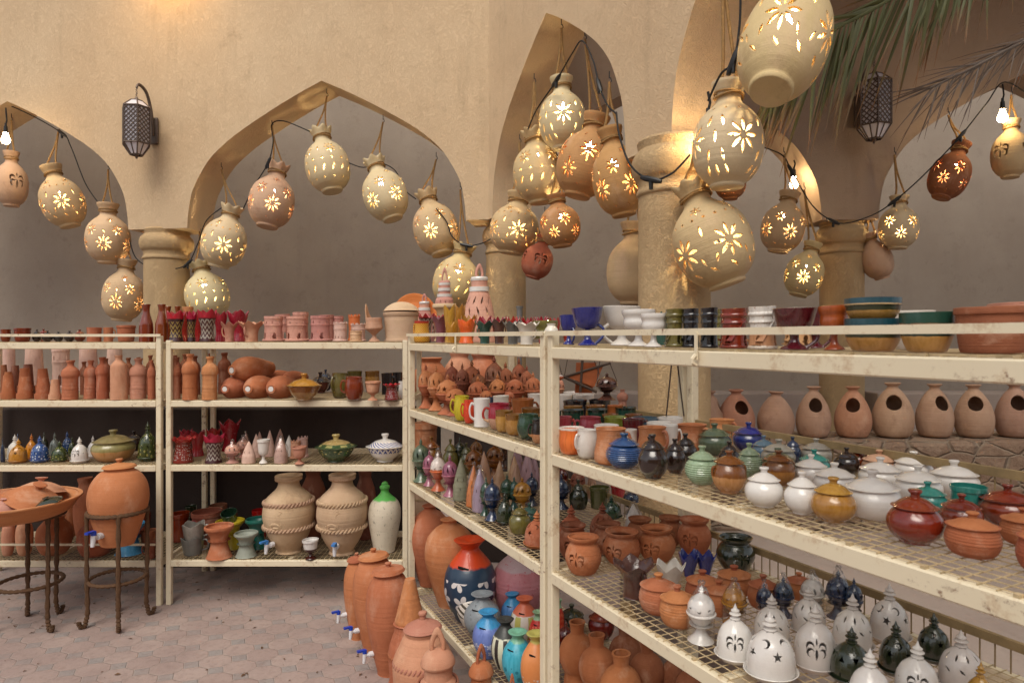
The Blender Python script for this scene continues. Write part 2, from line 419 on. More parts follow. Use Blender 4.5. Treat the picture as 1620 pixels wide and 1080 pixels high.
uL = lambda px: hit(px, CRN, dL); uR = lambda px: hit(px, CRN, dR)
oL1 = (uL(737), uL(296)); oL2 = (uL(203), uL(203) + 2.46)
arcade('arcade_wall', CRN, dL, 0, oL2[1] + .55, [oL1, oL2], .36, (.16, .987), M_WALL, 'sand stucco wall with two broad pointed arches above the left and middle shelf racks')
u2 = uR(1062)
arcade('arcade_wall', CRN, dR, 0, u2 + 3.2, [(uR(779), uR(990)), (u2, u2 + 2.1)], .34, (.916, .402), M_WALL, 'sand stucco wall running forward from the corner, a tall narrow-looking arch in it')
D2 = (.06, 5.40)
arcade('arcade_wall', D2, (1, 0), 0, 7.2, [(hit(822, D2, (1, 0)), hit(1300, D2, (1, 0))), (hit(1390, D2, (1, 0)), hit(1390, D2, (1, 0)) + 2.46)], .36, (0, 1), stucco('shaded_stucco', 'a08b78', 'aa9583', 1, .35), 'shade-browned stucco wall with the second lantern, behind the palm fronds')  # darker copy of the arcade stucco; shade is part of its colour
bw = MB(); bw.box((-9, 7.7, 0), (10, 8, 5.4)); tag(bw.build('back_wall', M_BACK, smooth=False), 'plain mauve rendered wall seen through all the arches', 'wall')
rf = MB(); rf.box((1.25, 3.2, 4.75), (8, 5.39, 4.95)); tag(rf.build('added_shade_slab', M_COL, smooth=False), 'flat stucco slab added out of view to shade the lantern wall', 'light_blocker')  # unseen slab added to keep sun and sky off the lantern wall
cb = MB(); cb.box((-14, -9.5, 0), (14, -9, 4.8)); tag(cb.build('sky_block_wall', M_WALL, smooth=False), 'plain sand stucco wall added behind the viewer to cut low sky light', 'wall')  # unseen wall added to hold back low sky light from the racks
def column(x, y, r, label, z0=0, m=None):
    t = link('column', None, None); t.location = (x, y, z0); z1 = IMP - z0
    s = MB(); s.lathe([(r * 1.0, 0), (r * .995, z1 * .5), (r * .985, z1 - .26)], 48); s.build('shaft', m or M_COL, t)
    c = MB(); q = [(r * .985, z1 - .26), (r * 1.04, z1 - .25), (r * 1.04, z1 - .235), (r * .995, z1 - .22), (r * 1.0, z1 - .185), (r * 1.10, z1 - .165), (r * 1.17, z1 - .125), (r * 1.17, z1 - .085), (r * 1.08, z1 - .05), (r * .98, z1 - .03), (r * .95, z1 + .02), (0, z1 + .02)]
    c.lathe(cat(q, 3), 48); c.build('capital', m or M_COL, t)
    b = MB(); b.box((-r * 1.3, -r * 1.3, 0), (r * 1.3, r * 1.3, .16)); b.build('plinth', m or M_COL, t)
    return tag(t, label, 'column')
column(-3.105, 6.03, .19, 'round column between the two broad arches, behind brown glazed bottles')
_c = Vector(CRN) + dL * (oL2[1] + .27) + Vector((.16, .987)).normalized() * .18
column(_c.x, _c.y, .19, 'round column ending the far left arch, beyond the picture edge')
column(-.05, 5.60, .168, 'round column at the wall corner, behind the pink pyramid lanterns')
column(.80, 3.31, .176, 'thick rough round column nearest of all, lit gold beside big hanging pots')
column(2.745, 5.58, .172, 'round column below the shaded wall with the second lantern', m=M_COL)
def lowwall(name, a, b, m, label, cat_='wall', bev=.012):
    k = MB(); k.box(a, b); o = k.build(name, m, smooth=False)
    q = o.modifiers.new('soft_edge', 'BEVEL'); q.width = bev; q.segments = 2
    return tag(o, label, cat_)
lowwall('parapet', (-7, 4.52, 0), (-.50, 4.72, 1.07), M_DARK, 'shade-dark low parapet standing behind the left and middle racks')
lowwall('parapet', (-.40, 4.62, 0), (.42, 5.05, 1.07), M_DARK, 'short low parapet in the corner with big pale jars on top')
lowwall('parapet', (.45, 5.45, 0), (2.5, 5.72, 1.10), M_PLAT, 'pale low parapet between the corner and the shaded column')
lowwall('parapet', (2.98, 5.45, 0), (6.8, 5.72, 1.10), M_PLAT, 'pale low parapet beyond the shaded column, behind the nest jars')
lowwall('stone_wall', (1.0, 3.86, 0), (5.2, 4.3, .955), M_STONE, 'low rubble stone wall with a row of nest jars on top', bev=.03)
k = MB(); pg = [(.62, 3.85), (.62, 2.8), (1.62, .8), (5.2, .8), (5.2, 3.85)]
k.add([(x, y, 0) for x, y in pg] + [(x, y, .44) for x, y in pg], [(5, 6, 7, 8, 9), (4, 3, 2, 1, 0)] + [((i + 1) % 5, i, i + 5, (i + 1) % 5 + 5)[::-1] for i in range(5)])
me = k.mesh('stone_bench', False); bm = bmesh.new(); bm.from_mesh(me); bmesh.ops.recalc_face_normals(bm, faces=bm.faces); bm.to_mesh(me); bm.free()
tag(link('stone_bench', me, M_PLAT), 'broad pale plaster bench behind the near rack, below the stone wall', 'bench')

# ---------------- racks ----------------
HT = {1: .030, 2: .365, 3: .738, 4: 1.29}
ZL = {i: EYE - h for i, h in HT.items()}
def rack(loc, ang, L, D, label, rail=None, back=(), posttop=1.57, hooks=(), low=False):
    t = link('shelf_rack', None, None); t.location = loc; t.rotation_euler = (0, 0, ang); pw = .030
    for x in (0, L - pw):
        for y in (0, D - pw):
            m = MB(); m.box((x, y, 0), (x + pw, y + pw, posttop if y == 0 else 1.52)); o = m.build('post', M_RACK, t, False)
            q = o.modifiers.new('b', 'BEVEL'); q.width = .003; q.segments = 1
    for i, z in ZL.items():
        m = MB(); b = .036; e = .003
        m.box((pw, -.002, z - b), (L - pw, .022, z)); m.box((pw, D - .022, z - b), (L - pw, D - .001, z))
        m.box((.004, pw, z - b), (.026, D - pw, z)); m.box((L - .026, pw, z - b), (L - .004, D - pw, z)); m.box((L / 2 - .012, .022, z - b), (L / 2 + .012, D - .022, z - .008))
        o = m.build('shelf_frame', M_RACK, t, False); q = o.modifiers.new('b', 'BEVEL'); q.width = .003; q.segments = 1
        w_ = MB(); s = .0265; rr = .0009; nx = int((L - .02) / s); ny = int((D - .012) / s)
        for a in range(nx):
            x = .012 + a * s; w_.box((x - rr, .004, z + .0005), (x + rr, D - .004, z + .0025))
            if a % 5 == 0: w_.box((x - .004, .002, z - .001), (x + .004, .013, z + .0055))
        for c in range(ny):
            y = .012 + c * s; w_.box((.006, y - rr, z + .0027), (L - .006, y + rr, z + .0045))
        w_.build('wire_shelf', M_WIRE, t, False)
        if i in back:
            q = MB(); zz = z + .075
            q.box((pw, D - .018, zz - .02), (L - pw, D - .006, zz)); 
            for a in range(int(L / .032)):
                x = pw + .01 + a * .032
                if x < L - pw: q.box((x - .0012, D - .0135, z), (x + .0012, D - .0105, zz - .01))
            q.build('back_guard', plain('shaded_rusty_paint', '8f7a56', .6, noise=14), t, False)  # rack paint darkened in its colour, for rust and for shade together
    if rail:
        q = MB(); q.box((0 if rail < 2 else -.02, -.008, 1.556), (L, -.003, 1.571))
        for hx in hooks:
            q.box((hx - .004, -.012, 1.50), (hx + .004, -.008, 1.562)); q.tube([(hx, -.012, 1.512), (hx, -.022, 1.502), (hx, -.022, 1.494), (hx, -.010, 1.488)], .0045, 6)
        q.build('guard_rail', M_RACK, t, False)
    if low:
        q = MB(); q.box((pw, -.006, .350), (L - pw, -.001, .362)); q.build('low_guard_rail', M_RACK, t, False)
    return tag(t, label, 'shelf rack', 'cream metal shelf racks')
DF = 3.884
rack(((262 - 810) / F * DF, DF, 0), 0, 1.403, .6, 'middle rack of cream metal, two big relief jars on its lowest shelf', posttop=1.535)
rack(((256 - 810) / F * DF - 1.40, DF - .01, 0), 0, 1.40, .6, 'left rack of cream metal behind the two wire stands', rail=1, posttop=1.56, low=True)
AR = math.atan2(-1, .4953); P0 = Vector((-.5362, 3.445, 0)); dr = Vector((.4953, -1, 0)).normalized(); nr = Vector((.8961, .4439, 0))
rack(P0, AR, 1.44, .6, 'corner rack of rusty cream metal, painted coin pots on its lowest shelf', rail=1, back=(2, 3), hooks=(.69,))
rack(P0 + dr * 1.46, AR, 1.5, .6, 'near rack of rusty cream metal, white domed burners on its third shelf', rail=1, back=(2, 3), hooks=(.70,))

# ---------------- pottery shapes (unit box: radius .5, height 1) ----------------
def L_(pr, n=36, sm=3, **k):
    def f(): a = lathe_arr(cat(pr, sm) if sm else pr, n); return mk('m', a[0], a[1])
    return f
def V_(pr, n=36, t=.035, sm=3, wv=None, floor=.05):
    def f():
        a = lathe_arr(vessel(pr, t, sm, floor), n if not wv else max(n, 72)); me = mk('m', a[0], a[1])
        if wv: wavy(me, *wv)
        return me
    return f
def T_(pts, r, n=8, sm=5):
    def f():
        b = MB(); b.tube(cat(pts, sm), r, n); return b.mesh('m')
    return f
def X_(*fs):
    """several shapes joined in one mesh"""
    def f():
        vs = []; ff = []
        for g_ in fs:
            me = g_(); n = len(vs); vs += [v.co.copy() for v in me.vertices]; ff += [tuple(i + n for i in p.vertices) for p in me.polygons]
        return mk('m', vs, ff)
    return f
def K_(prof, holes, **k): return lambda: carved('m', prof, holes, **k)
def ridged(pr, z0, z1, n, amp):
    """add throwing ridges between z0 and z1 of a smooth profile"""
    L = cat(pr, 4); zs = np.array([p[1] for p in L]); rs = np.array([p[0] for p in L]); out = [p for p in L if p[1] < z0]
    for i in range(n * 4 + 1):
        z = z0 + (z1 - z0) * i / (n * 4); out.append((float(np.interp(z, zs, rs)) + amp * math.sin(i * math.pi / 2), z))
    return out + [p for p in L if p[1] > z1]
hd = lambda r0, z0, z1, out=.2, th=.04: T_([(r0, 0, z1), (r0 + out * .6, 0, z1 + .03), (r0 + out, 0, (z0 + z1) / 2 + .08), (r0 + out * .75, 0, z0 + .1), (r0 - .03, 0, z0)], [th] * 21)
fin = [(.0, 0), (.13, 0), (.16, .06), (.10, .14), (.09, .2), (.17, .3), (.17, .36), (.1, .42), (.12, .5), (.13, .56), (.07, .66), (.04, .8), (0, 1)]
def sc(pr, rs, z0, z1): return [(r * rs, z0 + z * (z1 - z0)) for r, z in pr]
K = {}
K['milk_bottle'] = [('clay_bottle', L_([(0, 0), (0, 0), (.44, 0), (.46, .02), (.455, .25), (.47, .26), (.47, .275), (.445, .29), (.44, .54), (.5, .60), (.495, .69), (.42, .77), (.27, .825), (.195, .86), (.19, .93), (.24, .965), (.245, 1), (.245, 1), (.17, 1), (.15, .92), (0, .92)]), 0, None)]
K['decanter'] = [('glazed_decanter', V_([(0, 0), (0, 0), (.47, 0), (.5, .03), (.5, .38), (.485, .40), (.47, .5), (.31, .70), (.25, .82), (.27, .92), (.33, 1), (.33, 1)], 32), 0, None)]
K['plain_bottle'] = [('clay_bottle', L_([(0, 0), (0, 0), (.46, 0), (.5, .03), (.49, .4), (.48, .72), (.42, .80), (.25, .87), (.19, .91), (.20, .96), (.23, .98), (.23, 1), (.23, 1), (.15, 1), (.14, .93), (0, .93)]), 0, None)]
K['round_bottle'] = [('clay_bottle', L_([(0, 0), (0, 0), (.36, 0), (.37, .18), (.35, .33), (.42, .40), (.495, .52), (.49, .64), (.38, .76), (.20, .835), (.185, .9), (.21, .97), (.23, 1), (.23, 1), (.17, 1), (.16, .9), (0, .88)], 48), 0, None)]
K['flower_pot'] = [('flower_pot', L_([(0, 1), (0, 1), (.30, 1), (.30, 1), (.425, .26), (.425, .26), (.49, .255), (.5, .24), (.5, 0), (.5, 0), (.46, 0), (.40, .25), (.27, .95), (0, .95)]), 0, None)]
K['mug'] = [('body', V_([(0, 0), (0, 0), (.42, 0), (.45, .03), (.44, .3), (.45, .7), (.48, 1), (.48, 1)]), 0, None), ('handle', hd(.43, .25, .78, .26, .05), 0, None)]
K['round_mug'] = [('body', V_([(0, 0), (0, 0), (.28, 0), (.40, .10), (.5, .38), (.49, .65), (.44, .9), (.45, 1), (.45, 1)]), 0, None), ('handle', hd(.45, .3, .8, .24, .05), 0, None)]
K['tall_mug'] = [('body', V_([(0, 0), (0, 0), (.42, 0), (.5, .15), (.49, .35), (.43, .7), (.45, .95), (.47, 1), (.47, 1)]), 0, None), ('handle', hd(.44, .3, .85, .2, .05), 0, None)]
K['cup'] = [('cup', V_([(0, 0), (0, 0), (.3, 0), (.42, .12), (.49, .45), (.47, .8), (.5, 1), (.5, 1)]), 0, None)]
K['bowl'] = [('bowl', V_([(0, 0), (0, 0), (.26, 0), (.27, .06), (.40, .3), (.48, .7), (.5, 1), (.5, 1)]), 0, None)]
K['planter'] = [('planter', V_([(0, 0), (0, 0), (.36, 0), (.42, .1), (.465, .6), (.47, .84), (.5, .86), (.5, 1), (.5, 1)], 56), 0, None)]
K['rim_bowl'] = [('bowl', V_([(0, 0), (0, 0), (.30, 0), (.38, .08), (.47, .4), (.485, .62), (.5, .66), (.5, 1), (.5, 1)], 56), 0, None)]
K['goblet'] = [('goblet', V_([(0, 0), (0, 0), (.3, 0), (.31, .04), (.14, .14), (.1, .28), (.14, .38), (.36, .46), (.46, .62), (.44, .78), (.5, .9), (.5, 1), (.5, 1)], 40, floor=.45), 0, None)]
K['cup_goblet'] = [('goblet', V_([(0, 0), (0, 0), (.3, 0), (.31, .05), (.14, .16), (.13, .3), (.36, .42), (.43, .7), (.45, .88), (.5, .9), (.5, 1), (.5, 1)], 40, floor=.45), 0, None)]
K['handled_goblet'] = [('body', V_([(0, 0), (0, 0), (.28, 0), (.29, .04), (.13, .16), (.1, .3), (.13, .40), (.30, .46), (.40, .62), (.46, .84), (.5, 1), (.5, 1)], 40, floor=.45), 0, None), ('handle', T_([(.34, 0, .55), (.50, 0, .42), (.47, 0, .22), (.26, 0, .05)], .045), 0, None)]
K['hourglass_pot'] = [('hourglass_pot', V_([(0, 0), (0, 0), (.41, 0), (.41, .05), (.37, .16), (.30, .36), (.285, .52), (.33, .72), (.45, .87), (.5, .92), (.5, 1), (.5, 1)], 40, .06, floor=.55), 0, None)]
K['hand_vase'] = [('vase', V_([(0, 0), (0, 0), (.4, 0), (.42, .05), (.33, .3), (.36, .55), (.47, .8), (.5, 1)], 48, .03, wv=(4, .10, .7, .12, True)), 0, None)]
K['spiky_vase'] = [('body', V_([(0, 0), (0, 0), (.24, 0), (.25, .05), (.26, .4), (.34, .65), (.45, .8), (.5, .86)], 72, .03, wv=(6, .13, .62, .12, True)), 0, None), ('handle', hd(.26, .22, .68, .16, .035), 0, None)]
K['star_bowl'] = [('bowl', V_([(0, 0), (0, 0), (.2, 0), (.22, .08), (.32, .4), (.42, .66), (.46, .8)], 72, .03, wv=(5, .24, .5, .12, True)), 0, None)]
K['ruffle_pot'] = [('ruffled_pot', V_([(0, 0), (0, 0), (.38, 0), (.42, .06), (.36, .35), (.30, .68), (.38, .86), (.48, .94)], 72, .03, wv=(10, .05, .8, .06)), 0, None)]
K['dish'] = [('dish', V_([(0, 0), (0, 0), (.42, 0), (.48, .3), (.45, .55), (.5, .8), (.5, 1), (.5, 1)], 40), 0, None)]
ldome = lambda z0, z1, r, kr=.13: [(0, z0), (0, z0), (r, z0), (r, z0 + .02), (r * .93, z0 + .03), (r * .6, z0 + (z1 - z0) * .38), (kr * .75, z0 + (z1 - z0) * .56)]
knob = lambda z0, z1, kr=.13: [(kr * .7, z0), (kr * .72, z0 + (z1 - z0) * .4), (kr, z0 + (z1 - z0) * .65), (kr, z0 + (z1 - z0) * .9), (kr * .7, z1), (0, z1)]
def lidded(body, zl, r, kr=.12, ridge=None, n=44, ztop=1.0, hz=None):
    b = L_(body, n, 3)
    if ridge: b = L_(ridged(body, *ridge), n, 0)
    return [('body', b, 0, None), ('lid', L_(ldome(zl, ztop, r, kr), n), 1, None), ('knob', L_(knob(zl + (ztop - zl) * .55, ztop, kr), 20), 1, 1)]
bel = [(0, 0), (0, 0), (.24, 0), (.27, .03), (.42, .16), (.5, .36), (.47, .55), (.39, .66), (.37, .70), (.40, .73), (0, .73)]
K['lidded_pot'] = lidded([(0, 0), (0, 0), (.24, 0), (.27, .03), (.43, .16), (.5, .34), (.475, .50), (.39, .61), (.355, .65), (.37, .68), (0, .68)], .67, .385)
K['ribbed_pot'] = lidded([(0, 0), (0, 0), (.24, 0), (.34, .08), (.47, .24), (.5, .4), (.46, .54), (.38, .62), (.35, .65), (.37, .68), (0, .68)], .67, .39, ridge=(.08, .58, 9, .011))
K['ringed_pot'] = lidded([(0, 0), (0, 0), (.26, 0), (.42, .10), (.5, .3), (.5, .45), (.46, .6), (.44, .66), (.46, .68), (.46, .70), (0, .70)], .68, .455, ridge=(.34, .60, 4, .005))
K['eared_pot'] = lidded(bel, .72, .41) + [('handle', T_([(.42, 0, .62), (.52, 0, .6), (.53, 0, .45), (.48, 0, .36)], .035), 0, None), ('handle', T_([(-.42, 0, .62), (-.52, 0, .6), (-.53, 0, .45), (-.48, 0, .36)], .035), 0, None)]
K['wide_pot'] = lidded([(0, 0), (0, 0), (.28, 0), (.43, .14), (.5, .34), (.49, .48), (.43, .58), (.42, .62), (.44, .64), (0, .64)], .63, .445, .10)
K['casserole'] = lidded([(0, 0), (0, 0), (.22, 0), (.23, .06), (.36, .2), (.46, .42), (.485, .5), (.5, .52), (.5, .55), (0, .55)], .54, .49, .10)
K['urn_pot'] = lidded([(0, 0), (0, 0), (.36, 0), (.42, .05), (.5, .28), (.46, .5), (.33, .62), (.32, .66), (.36, .68), (0, .68)], .67, .37, .09)
K['tea_bowl'] = [('body', V_([(0, 0), (0, 0), (.3, 0), (.42, .15), (.5, .55), (.5, 1), (.5, 1)], 40), 0, None)]
# domes, burners
def petals(n, z, size, rot=0, off=0): return [('leaf', off + i * 2 * math.pi / n, z, size, rot, 0, 0) for i in range(n)]
def palm(th, z, s):
    h = [('leaf', th, z, s * .34, 0, 0, s * .46), ('leaf', th, z, s * .52, 0, 0, -s * .62)]
    for sg in (-1, 1):
        h += [sh('moon', th, z, s * .44, math.pi - sg * .45, sg * s * .66, s * .02), sh('moon', th, z, s * .40, math.pi - sg * 1.05, sg * s * .60, -s * .50)]
    return h
domeP = lambda z0, z1: [(.41, z0), (.425, z0 + .02), (.435, z0 + (z1 - z0) * .25), (.415, z0 + (z1 - z0) * .48), (.33, z0 + (z1 - z0) * .72), (.19, z0 + (z1 - z0) * .88), (.10, z0 + (z1 - z0) * .95), (.085, z1)]
sauc = [(0, 0), (0, 0), (.34, 0), (.40, .02), (.49, .085), (.50, .10), (.485, .105), (.44, .07), (.40, .05), (0, .045)]
def dome(holes): return [('dome', K_(domeP(.05, .74), holes, asp=1.2, thick=.03, nu=160, nv=88), 0, None), ('saucer', L_(sauc, 44), 0, None), ('finial', L_(sc(fin, .80, .71, 1.0), 20), 0, 0)]
dots = lambda n, z, s: [('dot', i * 2 * math.pi / n, z, s, 0, 0, 0) for i in range(n)]
ST = [('star', i * 1.2566, .42, .10, i * .3, 0, 0) for i in range(5)] + [('moon', i * 1.2566 + .63, .58, .09, i * .7, 0, 0) for i in range(5)] + dots(6, .70, .012)
PL = sum([palm(i * 2.094, .42, .20) for i in range(3)], []) + petals(3, .38, .07, .6, 1.05) + dots(6, .70, .012)
SL = petals(9, .58, .085, 0) + petals(9, .40, .075, .9, .35) + dots(6, .70, .012)
TR = [('tri', i * .7854, .46, .10, 0 if i % 2 else math.pi, 0, 0) for i in range(8)] + petals(8, .2, .06)
K['star_dome'] = dome(ST); K['palm_dome'] = dome(PL); K['slit_dome'] = dome(SL); K['triangle_dome'] = dome(TR)
K['palm_pot'] = [('palm_pot', K_([(.0, 0), (.24, 0), (.36, .08), (.49, .36), (.49, .55), (.42, .74), (.35, .83), (.36, .87), (.42, .93), (.43, .96), (.44, 1)], sum([palm(i * 2.094, .50, .22) for i in range(3)], []), asp=.95, thick=.032, nu=150, nv=80), 0, None)]
def burner(holes, foot=True):
    f = V_([(0, 0), (0, 0), (.42, 0), (.41, .03), (.28, .09), (.17, .19), (.18, .27), (.36, .37), (.47, .47), (.47, .47), (.51, .48), (.51, .505), (.48, .51)], 36, .04, floor=.3)
    return [('dome', K_([(.45, .50), (.475, .55), (.455, .64), (.36, .74), (.2, .805), (.09, .835), (.075, .84)], holes, asp=1.7, thick=.02, nu=96, nv=40), 0, None), ('stand', f, 0, None), ('finial', L_(sc(fin, .62, .83, 1.0), 16), 0, 0)]
K['slit_burner'] = burner([(a, b, .63, .15, e, f, g_) for a, b, c, d, e, f, g_ in petals(9, .6, .1, .25)])
K['star_burner'] = burner([('star', i * 1.57, .63, .14, 0, 0, 0) for i in range(4)] + [('moon', i * 1.57 + .78, .64, .13, .8, 0, 0) for i in range(4)])
K['goblet_burner'] = burner([('moon', i * .785, .60, .06, math.pi * (i % 2), 0, 0) for i in range(8)])
K['cone_burner'] = [('cone_hood', K_([(.44, 0), (.45, .05), (.43, .3), (.38, .42), (.30, .6), (.15, .83), (.03, .98), (.01, 1)], petals(6, .5, .1) + petals(6, .28, .08, 0, .5) + [('arch', .5, .12, .1, 0, 0, 0)], asp=2, thick=.02, nu=72, nv=48), 0, None)]
wrap = lambda: L_([(.46, 0), (.47, .3), (.48, .55), (.36, .74), (.20, .90), (.09, 1.0), (.12, 1.05), (.0, 1.08)], 20)
def crumple(f, a=.03):
    def g_():
        me = f(); rn = random.Random(3)
        for v in me.vertices: v.co += Vector((rn.uniform(-a, a), rn.uniform(-a, a), rn.uniform(-a, a)))
        return me
    return g_
for nm in ('goblet_burner', 'slit_burner', 'cone_burner'):
    K['wrapped_' + nm] = K[nm] + [('plastic_wrap', crumple(wrap()), 'wrap', None)]
# clay castles
def crenel(me, k=9, z0=.93, d=.05):
    for v in me.vertices:
        if v.co.z > z0:
            a = math.atan2(v.co.y, v.co.x) % (2 * math.pi)
            if int(a / (math.pi / k)) % 2: v.co.z = z0 - d * .2
    return me
def tow(holes, flare=.42, cr=True):
    def f():
        me = carved('m', [(.0, .02), (.44, .02), (.5, .03), (.5, .08), (.46, .10), (.43, .13), (flare - .02, .5), (flare, .62), (flare + .015, .64), (flare, .66), (flare - .01, .8), (flare, .88), (flare + .02, .9), (flare + .01, .93), (flare + .01, 1)], holes, asp=1.2, thick=.025, nu=108, nv=72, sm=3)
        return crenel(me) if cr else me
    return f
WIN = [('arch', i * 1.2566, .27, .13, 0, 0, 0) for i in range(5)] + [('arch', .4 + i * .785, .76, .05, 0, 0, 0) for i in range(8)]
WN2 = [('arch', i * .52, .28, .055, 0, 0, 0) for i in range(12)]
K['clay_tower'] = [('clay_tower', tow(WIN, .42, False), 0, None)]
K['clay_castle'] = [('clay_castle', tow(WN2, .43, True), 0, None)]
K['tall_tower'] = [('clay_tower', L_([(0, 0), (0, 0), (.5, 0), (.5, 0), (.40, 1), (.40, 1), (0, 1)], 32, 0), 0, None)]
K['block_burner'] = [('block_burner', K_([(0, 0), (.46, 0), (.46, 0), (.47, .05), (.44, .07), (.40, .3), (.39, .6), (.43, .62), (.43, .66), (.41, .68), (.41, .78), (.45, .80), (.45, .86), (.42, .88), (.44, 1)], [('arch', i * 1.57 + .5, .22, .15, 0, 0, 0) for i in range(4)] + dots(8, .74, .025), asp=1.3, thick=.03, sm=3), 0, None)]
K['drum_jar'] = [('body', L_([(0, 0), (0, 0), (.46, 0), (.46, 0), (.46, .05), (.42, .08), (.45, .5), (.45, .62), (.47, .64), (.45, .74), (0, .74)], 48), 0, None), ('lid', L_([(0, .76), (.47, .76), (.46, .79), (.38, .88), (.2, .97), (0, 1)], 48), 1, None)]
K['seat_burner'] = [('bowl', V_([(0, 0), (0, 0), (.3, 0), (.3, .03), (.12, .12), (.14, .2), (.45, .32), (.5, .36), (.48, .42), (.46, .5), (.46, .62)], 48, .03, floor=.3), 0, None), ('backrest', lambda: back_mesh(), 0, None)]
def back_mesh():
    b = MB(); n = 10
    for i in range(n):
        pass
    vs = []
    for i in range(n + 1):
        a = math.pi * (.72 + .56 * i / n); top = .62 + .38 * math.exp(-((i - n * .5) / (n * .32)) ** 2)
        for rr in (.46, .42):
            vs += [(rr * math.cos(a), rr * math.sin(a), .6), (rr * 1.02 * math.cos(a) - .0, rr * 1.02 * math.sin(a), top)]
    fs = []
    for i in range(n):
        q = i * 4; fs += [(q, q + 4, q + 5, q + 1), (q + 2, q + 3, q + 7, q + 6), (q + 1, q + 5, q + 7, q + 3)]
    fs += [(0, 1, 3, 2), (n * 4, n * 4 + 2, n * 4 + 3, n * 4 + 1)]
    return mk('m', vs, fs)
# big jars
egg = [(0, 0), (0, 0), (.22, 0), (.25, .02), (.36, .22), (.47, .46), (.5, .62), (.45, .78), (.30, .89), (.16, .94), (.14, .97), (.18, .99), (.18, 1), (.13, 1), (0, .96)]
K['tall_jar'] = [('clay_jar', L_(egg, 56), 0, None)]
K['jar'] = [('clay_jar', L_([(0, 0), (0, 0), (.28, 0), (.42, .14), (.5, .42), (.46, .68), (.32, .84), (.26, .9), (.28, .95), (.31, 1), (.25, 1), (0, .95)], 48), 0, None)]
K['fat_vase'] = [('painted_vase', L_([(0, 0), (0, 0), (.26, 0), (.38, .12), (.49, .38), (.5, .55), (.42, .74), (.24, .88), (.13, .95), (.15, 1), (.12, 1), (0, .95)], 48), 0, None)]
K['painted_vase'] = [('painted_vase', L_([(0, 0), (0, 0), (.22, 0), (.30, .08), (.44, .35), (.5, .58), (.47, .72), (.34, .84), (.20, .90), (.17, .94), (.25, .985), (.26, 1), (.18, 1), (0, .94)], 56), 0, None)]
def slotted(pr):
    return [('body', L_(pr, 48), 0, None), ('coin_slot', lambda: slot(), 'slot', None)]
def slot():
    b = MB(); M = Matrix.Translation((0, -.385, .715)) @ Matrix.Rotation(.9, 4, 'X') @ Matrix.Rotation(.35, 4, 'Y'); b.box((-.10, -.012, -.014), (.10, .012, .014), M); return b.mesh('m', False)
coin = [(0, 0), (0, 0), (.24, 0), (.32, .06), (.47, .28), (.5, .46), (.44, .64), (.28, .79), (.19, .86), (.18, .91), (.29, .985), (.29, 1), (.2, 1), (0, .95)]
K['coin_pot'] = slotted(coin)
K['nest_jar'] = [('nest_jar', K_([(0, 0), (.32, 0), (.44, .08), (.5, .28), (.48, .46), (.38, .66), (.24, .82), (.16, .88), (.13, .91), (.13, .94), (.19, .975), (.2, 1), (.14, 1.0)], [('dot', -1.57 + .15, .67, .20, 0, 0, 0)], asp=1.25, thick=.025), 0, None)]
K['nest_jar_back'] = [('nest_jar', K[ 'nest_jar'][0][1], 0, None)]
K['slim_vase'] = [('painted_vase', L_([(0, 0), (0, 0), (.30, 0), (.34, .05), (.46, .35), (.5, .55), (.42, .70), (.2, .80), (.13, .84), (.12, .88), (.15, .90), (.15, .93), (.1, .95), (.10, .97), (.06, .99), (0, 1)], 44), 0, None)]
def rope_ring(r, z, rr=.022, k=42):
    def f():
        b = MB()
        for s_ in (0, math.pi):
            b.tube([((r + rr * .8 * math.cos(i * .9 + s_)) * math.cos(2 * math.pi * i / 140), (r + rr * .8 * math.cos(i * .9 + s_)) * math.sin(2 * math.pi * i / 140), z + rr * .8 * math.sin(i * .9 + s_)) for i in range(141)], rr * .75, 6, False)
        return b.mesh('m')
    return f
def bird():
    b = MB(); rot = Matrix.Rotation(-math.pi / 2, 4, 'Z')
    def q(x, z):
        r = float(np.interp(z, [.2, .35, .42, .55, .60, .70], [.38, .462, .494, .504, .49, .445])); a = -math.pi / 2 + x / .48; return (r * math.cos(a), r * math.sin(a), z)
    b.tube([q(x, z) for x, z in cat([(-.16, .42), (-.14, .37), (-.05, .35), (.04, .37), (.08, .43), (.06, .5), (.04, .55), (.09, .585), (.04, .60)], 4)], .016, 6)
    b.tube([q(x, z) for x, z in cat([(-.12, .42), (-.04, .44), (.04, .42), (.02, .39), (-.08, .39)], 4)], .022, 6)
    b.tube([q(x, z) for x, z in cat([(-.02, .47), (.05, .50), (.09, .47)], 4)], .014, 6)
    return b.mesh('m')
def tapm():
    b = MB(); b.tube([(0, -.0, 0), (0, -.022, 0)], .0125, 12); b.tube([(0, -.02, 0), (0, -.042, 0)], .008, 10); b.tube([(0, -.04, .012), (0, -.041, -.01), (0, -.044, -.034)], [.010, .0095, .007], 12); return b.mesh('m')
def levm():
    b = MB(); b.tube([(0, -.040, .010), (0, -.040, .024)], .0105, 12); b.box((-.008, -.075, .020), (.008, -.036, .028)); return b.mesh('m')
amph = [(0, 0), (0, 0), (.24, 0), (.25, .02), (.24, .05), (.38, .2), (.49, .42), (.5, .55), (.44, .70), (.32, .78), (.23, .84), (.20, .90), (.22, .94), (.26, .97), (.26, 1), (.2, 1), (0, .95)]
K['relief_jar'] = [('body', L_(amph, 56), 0, None), ('rope_band', rope_ring(.470, .66), 0, None), ('rope_band', rope_ring(.472, .345), 0, None), ('rim_trim', rope_ring(.235, .955, .018), 0, None), ('bird_relief', bird, 0, None)]
